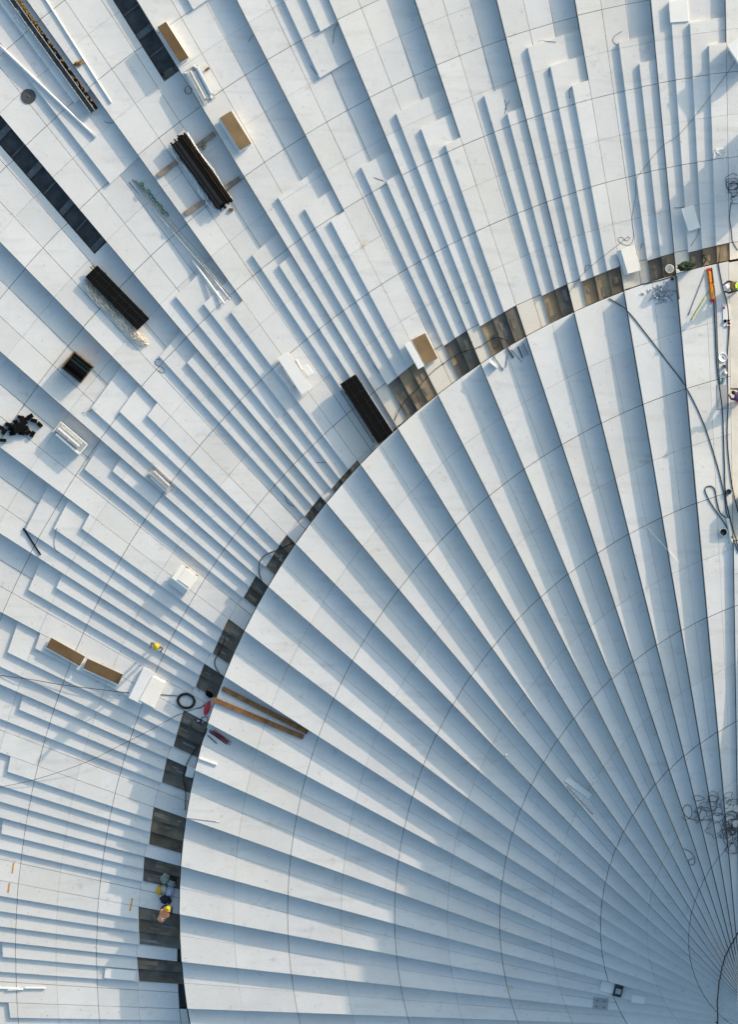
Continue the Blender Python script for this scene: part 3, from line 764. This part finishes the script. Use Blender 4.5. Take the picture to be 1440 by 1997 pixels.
# ---- upper right work place
e = thing('white_bucket', 1306, 525, (1, 0), .3, .3, 'open white bucket standing in the gap at the upper right', 'bucket')
lathe('pail', [(0, .0), (.14, .0), (.175, .34), (.185, .34), (.185, .36), (.165, .36), (.155, .06), (0, .055)], M['white_pvc'], e); tube('handle', [Vector((.19 * math.cos(q * .32), .19 * math.sin(q * .32), .34 - .05 * math.sin(q * .32))) for q in range(11)], .006, M['steel'], e, 5)
e = thing('green_bundle', 1334, 523, (30, -2), .62, .34, 'dark green cloth bundle beside the white bucket', 'cloth')
lump('cloth', .66, .36, .42, M['camo_green'], e, seed=31, amp=.55)
e = thing('small_pot', 1312, 544, (1, 0), .16, .16, 'small round tin beside the grey offcut pile', 'tin'); lathe('tin', [(0, 0), (.07, 0), (.075, .10), (.065, .10), (.06, .02), (0, .02)], M['gold'], e)
flat_thing('dark_rail', 1321, 562, (5, 46), 1.0, .07, .04, M['web'], 'dark rail lying along the step beside the grey offcut pile', 'rail')
v = []; f = []
c0 = at(1291, 574)
for i in range(150):
    a = rr.uniform(0, 6.3); q = abs(rr.gauss(0, 1)); px, py = 1291 + q * 13 * math.cos(a), 574 + q * 11 * math.sin(a)
    p = at(px, py); L, W, T = rr.uniform(.05, .2), rr.uniform(.02, .06), rr.uniform(.012, .04); p.z += rr.uniform(0, .12) * max(0, 1 - q * .6)
    Mx = Matrix.Translation(p) @ Euler((rr.uniform(-.5, .5), rr.uniform(-.5, .5), rr.uniform(0, 6.3))).to_matrix().to_4x4(); b0 = len(v)
    for sx in (-1, 1):
        for sy in (-1, 1):
            for sz in (0, 1): v.append(Mx @ Vector((sx * L / 2, sy * W / 2, sz * T)))
    f += [tuple(b0 + j for j in q_) for q_ in ((0, 1, 3, 2), (4, 6, 7, 5), (0, 4, 5, 1), (2, 3, 7, 6), (0, 2, 6, 4), (1, 5, 7, 3))]
tag(mesh_obj('offcut_pile', v, f, M['steel']), 'loose pile of small grey metal offcuts on the upper fan edge', 'offcuts', None, 'stuff')
e = thing('folded_tripod', 1387, 556, (8, 62), 1.45, .2, 'folded orange tripod with red ends beside the black cables', 'tripod')
for i, y in enumerate((-.06, 0, .06)):
    box('leg', 1.2, .045, .045, (0, y * (1.0 if i != 1 else 0), .02 + (.04 if i == 1 else 0)), M['orange'], e, .012 * (i - 1))
    box('foot', .13, .05, .05, (.66, y * 1.1, .02), M['red'], e); box('shoe', .14, .055, .055, (-.65, y * .9, .02), M['red'], e)
box('clamp', .05, .17, .06, (-.1, 0, .03), M['red'], e)
rod('grey_rod', (1378, 527), (1344, 614), .022, M['steel_dull'], 'grey rod lying left of the orange tripod', 'rod')
rod('lime_rod', (1394, 553), (1376, 579), .02, M['steel_dull'], 'short grey rod end crossing the orange tripod', 'rod')
rod('lime_rod', (1377, 578), (1349, 624), .024, M['lime'], 'lime green rod lying left of the orange tripod', 'rod')
e = thing('tool_board', 1418, 615, (1, 43), .95, .33, 'white board with small tools beside the right black cables', 'board')
box('board', .95, .30, .03, (0, 0, 0), M['white_panel'], e); disc('knob', .05, .05, M['red'], e, (-.32, -.10, .03)); disc('knob', .07, .06, M['black'], e, (.24, -.06, .03))
box('handle', .22, .03, .03, (.28, .10, .03), M['black'], e, .5); box('handle', .22, .03, .03, (.28, .10, .06), M['black'], e, -.5); box('edge', .03, .22, .03, (.46, .05, .03), M['red'], e)
e = thing('white_plate', 1411, 697, (1, 0), .35, .35, 'round white plate with a scraper beside the right black cables', 'plate')
lathe('dish', [(0, .0), (.17, .0), (.19, .05), (.175, .05), (.16, .015), (0, .012)], M['white_pvc'], e); box('scraper', .16, .03, .02, (.03, 0, .02), M['steel_dull'], e, -.9)
e = thing('paint_pot', 1413, 715, (1, 0), .15, .15, 'small dark paint pot below the round white plate', 'pot'); lathe('pot', [(0, 0), (.075, 0), (.08, .12), (.07, .12), (.065, .08), (0, .08)], M['web'], e); disc('paint', .062, .01, M['card_light'], e, (0, 0, .075))
e = thing('paper_cone', 1415, 727, (6, 6), .2, .16, 'pale crumpled paper between the paint pot and the teal trowel', 'paper'); lump('paper', .2, .15, .1, M['bag_white'], e, seed=41, amp=.4)
e = thing('teal_trowel', 1412, 742, (-4, 12), .36, .14, 'teal trowel with dark blade beside the right black cables', 'trowel'); box('blade', .30, .12, .012, (0, 0, .03), M['steel_dull'], e); box('handle', .2, .05, .05, (0, -.02, .045), M['teal'], e, ch=.02)
flat_thing('grey_tray', 1411, 774, (1, 46), 1.05, .50, .03, M['grey_card'], 'grey tray board under the cables left of the red worker', 'tray')
e = thing('black_bowl', 1412, 1038, (1, 0), .32, .32, 'round black bowl beside the cream pipe at the right edge', 'bowl'); lathe('bowl', [(0, .0), (.10, .0), (.165, .12), (.155, .125), (.09, .02), (0, .015)], M['black_gloss'], e); lathe('rim', [(.150, .118), (.172, .118), (.172, .132), (.150, .132)], M['white_pvc'], e)
rod('cream_pipe', (1420, 1011), (1428, 1058), .065, M['cream_sunlit'], 'short thick cream pipe beside the black bowl', 'pipe')
e = thing('tin_lid', 1422, 959, (1, 0), .25, .25, 'round dark tin among the cables at the right edge', 'tin'); lathe('tin', [(0, 0), (.11, 0), (.115, .14), (.10, .14), (.095, .04), (0, .04)], M['web'], e)
e = thing('shadow_crate', 1466, 985, (1, 0), 1.0, .8, 'unseen crate added off the right picture edge to cast a shadow', 'crate')  # added out of view to cast the shadow around the black bowl
for i in range(4): box('board', 1.0, .18, .7, (0, -.3 + .2 * i, 0), M['timber_pale'], e)
e = thing('shadow_rack', 1492, 275, (12, 40), 2.4, .3, 'unseen upright panels added off the upper right edge for their shadow', 'panel rack')  # unseen panels added to shade the upper right steps
for i in range(3): box('panel', 1.6, .05, 1.25, (-.3 + .1 * i, .12 * i, 0), M['white_panel'], e)
e = thing('shadow_rack', 1475, 352, (40, 14), 1.6, .3, 'second unseen panel group added off the right edge for its shadow', 'panel rack')  # more unseen panels, added only for the shadow they throw
for i in range(2): box('panel', 1.7, .05, 1.1, (0, .12 * i, 0), M['white_panel'], e)
for i, (px, py, a) in enumerate(((1396, 295, 60), (1401, 298, -40), (1394, 305, 80), (1404, 292, 20), (1415, 305, 65))):
    p = at(px, py); tag(box('white_scrap', rr.uniform(.2, .32), .05, .04, p, M['white_pvc'], None, math.radians(a), 0, 0), ['topmost white scrap of the small group on the upper right landing', 'slanting white scrap in the middle of the small group', 'lowest white scrap of the small group by the joint', 'short white scrap right of the small group', 'lone white scrap right of the scrap group'][i], 'scrap', 'white scraps on the upper right landing')

# ---- lower right: panel, rod, boxes
flat_thing('loose_panel', 1129, 1536, (48, 35), 1.30, .26, .03, M['white_panel'], 'narrow white panel lying on the shaded fan', 'panel', dz=.02)
rod('thin_rod', (1107, 1533), (1157, 1588), .018, M['steel_dull'], 'thin grey rod beside the narrow white panel on the shaded fan', 'rod')
e = thing('clear_sheet', 1160, 1516, (4, 20), .45, .36, 'clear plastic sheet lying on the shaded fan', 'plastic film'); sheet('film', lambda u: 1, .46, .36, M['film'], e, amp=.02, seed=50, nu=12)
e = thing('black_box', 1206, 1932, (16, 4), .4, .55, 'open black box holding a grey tin at the lower right', 'box')
for s_ in (-1, 1): box('side', .40, .04, .14, (0, s_ * .24, 0), M['web'], e); box('end', .04, .44, .14, (s_ * .18, 0, 0), M['web'], e)
box('floor', .36, .46, .03, (0, 0, 0), M['web'], e); box('tin', .24, .24, .12, (.02, -.02, .03), M['grey_card'], e)
e = thing('marked_board', 1172, 1958, (30, 3), .66, .52, 'pale square board with four dark fixings at the lower right', 'board')
box('board', .66, .50, .025, (0, 0, 0), M['grey_card'], e)
for a in (-.16, .16):
    for b in (-.13, .13): disc('fixing', .03, .03, M['web'], e, (a, b, .025))
flat_thing('paper_sheet', 1246, 1949, (27, 4), .58, .34, .012, M['white_panel'], 'sheet of white paper on the narrow lower right steps', 'paper')
e = thing('white_lamp', 988, 1472, (1, 0), .1, .1, 'tiny white cap on the shaded fan step', 'cap'); lathe('cap', [(.06, 0), (.05, .05), (0, .06)], M['white_pvc'], e)
rod('white_rod', (1262, 1027), (1325, 1097), .014, M['white_pvc'], 'thin white rod lying across two fan steps', 'rod', sides=6)

# ---- cables
cable('long_cable', [(0, 1317), (60, 1325), (125, 1336), (200, 1345), (260, 1352), (305, 1354), (347, 1357)], .014, M['cable'], 'long thin cable across the left stairs to the hose coil', taut=True)
cable('long_cable', [(0, 1535), (75, 1518), (165, 1487), (235, 1453), (300, 1420), (350, 1393), (402, 1376)], .010, M['cable'], 'long thin cable rising across the lower left stairs to the red cloth', taut=True)
cable('long_cable', [(1440, 113), (1385, 190), (1328, 260), (1293, 285), (1257, 328), (1241, 352), (1241, 380), (1234, 425), (1237, 462), (1228, 478), (1212, 474), (1206, 466), (1213, 462), (1222, 470), (1229, 466), (1226, 462), (1212, 473), (1145, 527), (1117, 562), (1100, 590)], .007, M['cable'], 'thin cable wandering down the upper right stairs to the rim')
cable('hose', [(1189, 582), (1224, 606), (1262, 652), (1300, 702), (1340, 757), (1372, 822), (1398, 900), (1413, 962), (1418, 1000), (1424, 1012)], .020, M['cable'], 'thick black hose running diagonally down the upper fan steps', 'hose')
cable('hose', [(1389, 522), (1392, 560), (1396, 640), (1400, 720), (1410, 800), (1414, 900), (1417, 970), (1430, 1030), (1444, 1075)], .022, M['cable'], 'left of the two parallel black hoses at the right edge', 'hose')
cable('hose', [(1390, 524), (1398, 600), (1402, 700), (1409, 790), (1413, 860)], .014, M['cable_grey'], 'thin grey cable between the two parallel black hoses', 'cable')
cable('hose', [(1401, 508), (1410, 556), (1420, 596), (1423, 640), (1420, 700), (1421, 780), (1420, 860), (1428, 940), (1441, 1000)], .02, M['cable'], 'right of the two parallel black hoses at the right edge', 'hose')
cable('hose_loop', [(1442, 1078), (1420, 1030), (1400, 1000), (1384, 975), (1376, 955), (1382, 948), (1394, 952), (1400, 980), (1406, 1000), (1418, 1010)], .02, M['cable'], 'looped black hose left of the cream pipe', 'hose')
cable('hose', [(769, 821), (787, 786), (808, 765), (835, 734), (862, 711), (900, 688), (930, 679), (952, 666), (968, 658), (985, 662), (995, 676)], .014, M['cable'], 'black hose running along the brown cells at the rim', 'hose')
cable('hose', [(573, 1058), (545, 1071), (517, 1083), (506, 1098), (506, 1118), (511, 1135)], .02, M['cable'], 'black hose curling over the rim gap beside the middle landing', 'hose')
cable('hose', [(440, 1243), (428, 1272), (419, 1288), (421, 1302), (432, 1318)], .02, M['cable'], 'short black hose dropping into the dark cells above the planks', 'hose')
cable('hose', [(404, 1420), (396, 1440), (372, 1475), (360, 1500), (358, 1520), (362, 1545), (361, 1580)], .02, M['cable'], 'black hose hanging along the rim below the red cloth', 'hose')
cable('hose', [(382, 1381), (392, 1380), (400, 1372)], .016, M['cable'], 'short black lead between the hose coil and the red cloth', 'cable')
cable('hose', [(1220, 565), (1262, 553), (1300, 543), (1318, 536)], .018, M['cable'], 'black hose lying in the gap under the white panels', 'hose')
cable('hose', [(1372, 498), (1378, 505), (1374, 515), (1367, 512), (1369, 500), (1378, 497)], .016, M['cable'], 'small cable curl in the brown cell at the upper right', 'cable')
cable('hose', [(1400, 1997), (1399, 1960), (1401, 1925), (1408, 1885), (1420, 1850), (1441, 1818)], .028, M['cable'], 'thick dark hose arching over the narrow steps at the lower right corner', 'hose')
def tangle(px, py, w, h, n, r, mat, seed, label, name='cable_tangle'):
    rd = random.Random(seed); e = tag(empty(name, at(px, py)), label, 'cable tangle'); o = e.location
    for i in range(n):
        cx, cy, ra, rb, ph = px + rd.uniform(-w, w), py + rd.uniform(-h, h), rd.uniform(5, 16), rd.uniform(5, 18), rd.uniform(0, 6)
        pts = []
        for q in range(14):
            an = ph + q * .5; x, y = cx + ra * math.cos(an) + q * rd.uniform(-.6, .6), cy + rb * math.sin(an); p = at(x, y); pts.append(p - o)
        zs = [p.z for p in pts]
        for j, p in enumerate(pts): p.z = max(zs[max(0, j - 1):j + 2]) + r + .02 * (i % 4)
        tube('loop', spline(pts, .06), r, mat, e, 5)
    return e
tangle(1398, 1590, 36, 42, 17, .010, M['cable_grey'], 61, 'grey cable tangle on the shaded fan at the right edge')
tangle(1428, 1625, 10, 30, 12, .012, M['cable_grey'], 62, 'dense dark cable knot at the right picture edge beside white rolls')
tangle(1431, 370, 7, 26, 6, .010, M['cable'], 63, 'black cable tangle on the upper right landing at the picture edge')
cable('tail_cable', [(1330, 1592), (1338, 1600), (1350, 1590), (1348, 1573), (1338, 1570), (1333, 1582), (1345, 1596), (1370, 1600)], .013, M['cable_grey'], 'small grey cable ring left of the cable tangle')
cable('tail_cable', [(1334, 1655), (1348, 1662), (1356, 1675), (1354, 1686), (1346, 1686), (1343, 1678), (1353, 1674)], .013, M['cable_grey'], 'small grey cable curl below the cable tangle')
cable('tail_cable', [(1427, 395), (1424, 425), (1428, 450), (1430, 470), (1440, 488)], .013, M['cable'], 'thin black cable hanging down from the upper right tangle')
for i, (px, py) in enumerate(((1438, 1576), (1437, 1606))):
    p = at(px, py); tag(disc('white_roll', .16, .2, M['bag_white'], None, p), ['upper', 'lower'][i] + ' white roll on the cable tangle at the right edge', 'roll', 'white rolls')
WIRES = [((496, 67), (489, 72), (485, 82)), ((660, 45), (652, 60), (650, 85)), ((605, 128), (612, 137), (619, 146)), ((730, 346), (740, 350), (750, 353)), ((985, 195), (988, 208), (985, 222)), ((995, 196), (989, 205), (986, 214)), ((1214, 61), (1198, 72), (1197, 82), (1205, 88)), ((1072, 150), (1071, 141), (1072, 133)), ((1115, 170), (1111, 178), (1112, 192)), ((160, 804), (172, 803), (182, 797)), ((312, 702), (305, 700), (303, 710), (314, 715), (321, 722), (318, 728), (308, 722)), ((1142, 530), (1143, 519), (1152, 517)), ((618, 902), (630, 902), (637, 902)), ((555, 965), (562, 982), (575, 988)), ((110, 1030), (105, 1063), (113, 1078)), ((1251, 485), (1252, 478), (1257, 474)), ((1365, 444), (1361, 460), (1348, 480)), ((1316, 405), (1327, 405), (1335, 403)), ((908, 592), (915, 588)), ((388, 1350), (386, 1330)), ((728, 712), (735, 720), (740, 728)), ((203, 237), (212, 240), (222, 239)), ((1085, 82), (1055, 80), (1050, 82))]
WLAB = ['curved wire end in the shaded trough right of the top trench', 'long curved wire hanging at the top centre stair corner', 'straight wire end at the corner of the top centre slab', 'wire end left of the middle top stair flight', 'upright wire end at the shaded corner of the top right flight', 'slanted wire end at the shaded corner of the top right flight',
 'hooked wire end at the top of the rightmost stair flights', 'upright wire end at the second tread of the top right flight', 'bent wire end at the third tread of the top right flight', 'wire end pointing left of the middle left flight', 'figure eight wire on the landing below the torn film', 'hooked wire end on the stairs left of the stacked white panels',
 'straight wire end on the stairs left of the rim pack', 'bent wire on the stairs above the rim hose curl', 'long bent wire hanging beside the thick black rod', 'short wire hook beside the stacked white panels', 'long curved wire below the loose white panel at the upper right', 'straight wire end above the loose white panel at the upper right',
 'short wire dash on the stairs above the brown rim cells', 'upright wire end above the hose coil', 'wire end right of the rim pack below the stairs', 'curved wire end at the foot of the leaf channel', 'straight wire lying along the top slab of the right flight']
for i, w in enumerate(WIRES):
    if len(w) < 3: w = (w[0], ((w[0][0] + w[1][0]) / 2 + 1, (w[0][1] + w[1][1]) / 2 + 1), w[1])
    cable('wire_offcut', w, .008, M['cable'], WLAB[i], 'wire', 'wire ends at the panel edges')
for i, (p0, p1) in enumerate((((26, 1682), (23, 1704)), ((18, 1722), (15, 1741)), ((258, 1751), (253, 1777)))):
    a = pdir((p1[0] - p0[0], p1[1] - p0[1])); c = at((p0[0] + p1[0]) / 2, (p0[1] + p1[1]) / 2)
    tag(box('tape_strip', math.hypot(p1[0] - p0[0], p1[1] - p0[1]) / PXM, .075, .006, c, M['tape'], None, a, 0, 0, .001), ['upper orange tape strip near the left picture edge', 'lower orange tape strip near the left picture edge', 'orange tape strip near the dark cells'][i], 'tape', 'orange tape strips')
v = []; f = []
for i in range(260):
    if i < 170: px, py = rr.uniform(0, 420), rr.uniform(900, 1990)
    else: px, py = rr.uniform(300, 1430), rr.uniform(20, 1500)
    p = at(px, py); s_ = rr.uniform(.008, .03); a = rr.uniform(0, 3); b0 = len(v)
    for q in range(4): v.append((p.x + s_ * math.cos(a + q * 1.57), p.y + s_ * math.sin(a + q * 1.57) * rr.uniform(.3, 1), p.z + .004))
    v.append((p.x, p.y, p.z + s_ * .5 + .004)); f += [(b0 + q, b0 + (q + 1) % 4, b0 + 4) for q in range(4)]
tag(mesh_obj('debris_bits', v, f, M['web']), 'tiny dark crumbs of debris scattered over the pale steps', 'debris', None, 'stuff')
# bags beside the crouching worker
for px, py, sx, sy, sz, m, lab, sd in ((322, 1713, .40, .42, .4, 'bag_grey', 'larger grey plastic bag above the orange vested worker', 71), (334, 1722, .36, .34, .36, 'bag_grey', 'smaller grey plastic bag against the rim above the worker', 72), (337, 1714, .30, .2, .3, 'camo_green', 'dark green sack wedged against the rim', 73), (311, 1736, .24, .42, .26, 'bag_yellow', 'yellow plastic bag left of the lilac bag', 74), (319, 1733, .30, .34, .24, 'bag_white', 'white printed bag beside the yellow bag', 75), (332, 1737, .34, .44, .34, 'bag_lilac', 'pale lilac plastic bag near the rim', 76), (323, 1755, .5, .36, .22, 'shirt_dark', 'dark bundle of clothes in front of the worker', 77)):
    e = thing('plastic_bag', px, py, (1, .2), sx * .5, sy * .5, lab, 'bag', 'bags in the dark cells'); lump('bag', sx, sy, sz, M[m], e, seed=sd, amp=.35)

# ---- people
STAND = {'mid': {'pelvis': (0, 0, .95, .135), 'spine': (0, -.01, 1.15, .125), 'chest': (0, 0, 1.36, .145), 'neck': (0, .01, 1.50, .055), 'head': (0, .035, 1.60, .06)},
         'side': {'hip': (.095, 0, .90, .095), 'knee': (.11, .03, .50, .066), 'ankle': (.12, -.01, .09, .047), 'toe': (.14, .15, .045, .04), 'shoulder': (.19, 0, 1.41, .068), 'elbow': (.27, .03, 1.13, .046), 'wrist': (.25, .17, .93, .032), 'palm': (.24, .24, .86, .042)}, 'look': (0, 1, -.35)}
CROUCH = {'mid': {'pelvis': (0, -.26, .50, .145), 'spine': (0, -.08, .66, .135), 'chest': (0, .13, .78, .15), 'neck': (0, .27, .85, .06), 'head': (0, .345, .93, .06)},
          'side': {'hip': (.10, -.24, .45, .10), 'knee': (.17, .16, .46, .068), 'ankle': (.14, -.12, .09, .048), 'toe': (.15, .06, .045, .04), 'shoulder': (.19, .15, .80, .07), 'elbow': (.25, .30, .56, .046), 'wrist': (.15, .46, .42, .032), 'palm': (.13, .52, .37, .042)}, 'look': (0, .6, -1)}
def person(name, px, py, face, pose, label, top, legs, helmet=None, vest=None, hair=True, dz=0.0, low=False):
    """continuous skinned body; local +y is forward, origin on the ground"""
    rz = pdir(face) - math.pi / 2; best = None
    for ox in range(-12, 13, 2):                     # stand with both feet on one tread
        for oy in range(-12, 13, 2):
            c = at(px + ox, py + oy); hs = []
            for lx in (-.17, .17):
                for ly in ((-.08, .19) if pose is STAND else (-.18, .1)):
                    hs.append(surf_xy(c.x + lx * math.cos(rz) - ly * math.sin(rz), c.y + lx * math.sin(rz) + ly * math.cos(rz)))
            sc_ = (max(hs) - min(hs)) * 100 + math.hypot(ox, oy) * .1
            if best is None or sc_ < best[0]: best = (sc_, Vector((c.x, c.y, max(hs))))
    p = best[1]
    J, E_, tags = {}, [], {}
    for side in (1, -1):
        s_ = 'R' if side > 0 else 'L'
        for nm, (x, y, z, r) in pose['side'].items(): J[nm + s_] = (x * side, y, z, r)
        for a, b, tg in (('pelvis', 'hip', 'legs'), ('hip', 'knee', 'legs'), ('knee', 'ankle', 'legs'), ('ankle', 'toe', 'shoe'), ('chest', 'shoulder', 'top'), ('shoulder', 'elbow', 'top'), ('elbow', 'wrist', 'arm'), ('wrist', 'palm', 'skin')):
            E_.append((a if a in ('pelvis', 'chest') else a + s_, b + s_, tg))
    for nm, v_ in pose['mid'].items(): J[nm] = v_
    E_ += [('pelvis', 'spine', 'top'), ('spine', 'chest', 'top'), ('chest', 'neck', 'top'), ('neck', 'head', 'skin')]
    names = list(J); idx = {n_: i for i, n_ in enumerate(names)}
    me = bpy.data.meshes.new('sk'); me.from_pydata([J[n_][:3] for n_ in names], [(idx[a], idx[b]) for a, b, _ in E_], []); me.update()
    o = bpy.data.objects.new('sk', me); col.objects.link(o)
    md = o.modifiers.new('s', 'SKIN'); sv = me.skin_vertices[0].data if me.skin_vertices else None
    if sv is None:
        bm = bmesh.new(); bm.from_mesh(me); bm.verts.layers.skin.verify(); bm.to_mesh(me); bm.free(); sv = me.skin_vertices[0].data
    for i, n_ in enumerate(names):
        sv[i].radius = (J[n_][3], J[n_][3] * (.8 if n_ in ('chest', 'spine', 'pelvis') else 1)); sv[i].use_root = n_ == 'pelvis'
    ss = o.modifiers.new('b', 'SUBSURF'); ss.levels = 2; ss.render_levels = 2
    dg = bpy.context.evaluated_depsgraph_get(); dg.update()
    body = bpy.data.meshes.new_from_object(o.evaluated_get(dg)); bpy.data.objects.remove(o)
    bm = bmesh.new(); bm.from_mesh(body)
    for fc in bm.faces: fc.smooth = True
    mats = [M[top], M[legs], M['skin'], M['black'], M['hair'], M['eye']]
    mi = {'top': 0, 'legs': 1, 'skin': 2, 'shoe': 3, 'arm': 0}
    segs = [(Vector(J[a][:3]), Vector(J[b][:3]), tg, (J[a][3] + J[b][3]) / 2) for a, b, tg in E_]
    for fc in bm.faces:
        c = fc.calc_center_median(); best = None
        for a, b, tg, r in segs:
            d = b - a; u = max(0, min(1, (c - a).dot(d) / max(1e-9, d.length_squared))); ds = (c - a - d * u).length - r
            if best is None or ds < best[0]: best = (ds, tg)
        fc.material_index = mi[best[1]]
    vest_faces = [[v_.co + v_.normal * .018 for v_ in fc.verts] for fc in bm.faces if fc.material_index == 0 and min((fc.calc_center_median() - (Vector(J[a][:3]) + (Vector(J[b][:3]) - Vector(J[a][:3])) * q / 4)).length for a, b in ((('pelvis', 'spine'),) if low else (('pelvis', 'spine'), ('spine', 'chest'), ('chest', 'neck'))) for q in range(5)) < (.19 if low else .215)]
    # head with a face, and hands with five fingers, added to the same mesh
    h = Vector(J['head'][:3]); up = (h - Vector(J['neck'][:3])).normalized(); fw = Vector(pose['look']).normalized(); fw = (fw - up * fw.dot(up)).normalized(); rt = fw.cross(up)
    R_ = Matrix((rt, fw, up)).transposed()
    def ell(c, s, m_, sub=2):
        r = bmesh.ops.create_icosphere(bm, subdivisions=sub, radius=1)
        for v_ in r['verts']: v_.co = h + R_ @ (Vector(c) + Vector((v_.co.x * s[0], v_.co.y * s[1], v_.co.z * s[2])))
        for fc in {f_ for v_ in r['verts'] for f_ in v_.link_faces}: fc.material_index = m_; fc.smooth = True
    ell((0, .005, .03), (.077, .098, .12), 2, 3); ell((0, .1, .015), (.014, .022, .024), 2); ell((0, .086, -.035), (.028, .012, .009), 3)
    for s_ in (-1, 1): ell((s_ * .078, 0, .02), (.012, .022, .032), 2); ell((s_ * .031, .088, .04), (.013, .010, .009), 5)
    if hair: ell((0, -.014, .06), (.083, .096, .104), 4, 3)
    for s_ in ('R', 'L'):
        w = Vector(J['wrist' + s_][:3]); q = Vector(J['palm' + s_][:3]); d = (q - w).normalized(); sd = d.cross(Vector((0, 0, 1)))
        if sd.length < .1: sd = Vector((1, 0, 0))
        sd.normalize(); dn = sd.cross(d) * (-1 if sd.cross(d).z > 0 else 1)
        for fi in range(5):
            if fi == 4: b0 = q - d * .055 + sd * .026; dd = (d * .6 + sd).normalized(); L_ = .05
            else: b0 = q - d * .022 + sd * (.030 - fi * .020); dd = d; L_ = (.10, .11, .105, .085)[fi]
            pts = [b0, b0 + dd * L_ * .5, b0 + dd * L_ * .8 + dn * .02, b0 + dd * L_ + dn * .045]
            base = []
            for k_, pt_ in enumerate(pts):
                base.append([bm.verts.new(pt_ + sd * (.0115 - .0014 * k_) * math.cos(a_ * 1.047) + dn.cross(dd) * 0 + dn * (.0115 - .0014 * k_) * math.sin(a_ * 1.047)) for a_ in range(6)])
            for k_ in range(3):
                for a_ in range(6):
                    fc = bm.faces.new((base[k_][a_], base[k_][(a_ + 1) % 6], base[k_ + 1][(a_ + 1) % 6], base[k_ + 1][a_])); fc.material_index = 2; fc.smooth = True
            fc = bm.faces.new(base[3]); fc.material_index = 2
    bmesh.ops.recalc_face_normals(bm, faces=bm.faces[:])
    while len(body.materials): body.materials.pop()
    for m_ in mats: body.materials.append(m_)
    bm.to_mesh(body); bm.free()
    root = tag(empty(name, (p.x, p.y, p.z + dz - .035), rz), label, 'person', 'construction workers')
    bo = bpy.data.objects.new('body', body); link(bo, root)
    if vest:
        v_ = [c for fc in vest_faces for c in fc]; f_ = []; n_ = 0
        for fc in vest_faces: f_.append(tuple(range(n_, n_ + len(fc)))); n_ += len(fc)
        vo = mesh_obj('vest', v_, f_, M[vest], root, True)
        st = [Vector(J[n__][:3]) for n__ in ('spine',)]
        for off in (-.04, .07):
            c = st[0]; ax = (Vector(J['chest'][:3]) - Vector(J['spine'][:3])).normalized(); c = c + ax * off; u = ax.cross(Vector((1, 0, 0))).normalized()
            ring = [c + Vector((1, 0, 0)) * math.cos(q * .3307) * .168 + u * math.sin(q * .3307) * .135 for q in range(20)]
            tube('reflective_band', ring, .014, M['steel_bright'], vo, 5)
    if helmet:
        ho = lathe('helmet', [(.138, .0), (.135, .012), (.115, .014), (.112, .06), (.092, .105), (.055, .13), (0, .138)], M[helmet], root, seg=24)
        ho.matrix_local = Matrix.Translation(h + R_ @ Vector((0, .005, .075))) @ R_.to_4x4()
        pk = box('peak', .14, .09, .012, (0, .15, .004), M[helmet], ho); box('ridge', .03, .2, .02, (0, 0, .128), M[helmet], ho, ch=.008)
    return root
person('person', 309, 1258, (-4, 10), STAND, 'worker in pale shirt and yellow helmet standing on the left stairs', 'shirt_pale', 'khaki', 'yellow')
person('person', 321, 1782, (13, -20), CROUCH, 'worker in orange vest and yellow helmet crouching in the dark cell', 'shirt_dark', 'jeans', 'yellow', 'vest_orange')
person('person', 1434, 560, (-10, 1), CROUCH, 'worker in lime vest and white helmet bending at the upper right edge', 'camo', 'jeans', 'white_hat', 'vest_lime', low=True)
person('person', 1443, 776, (-8, -5), CROUCH, 'bareheaded worker with violet sleeves cut by the right picture edge', 'violet', 'red', None, None)
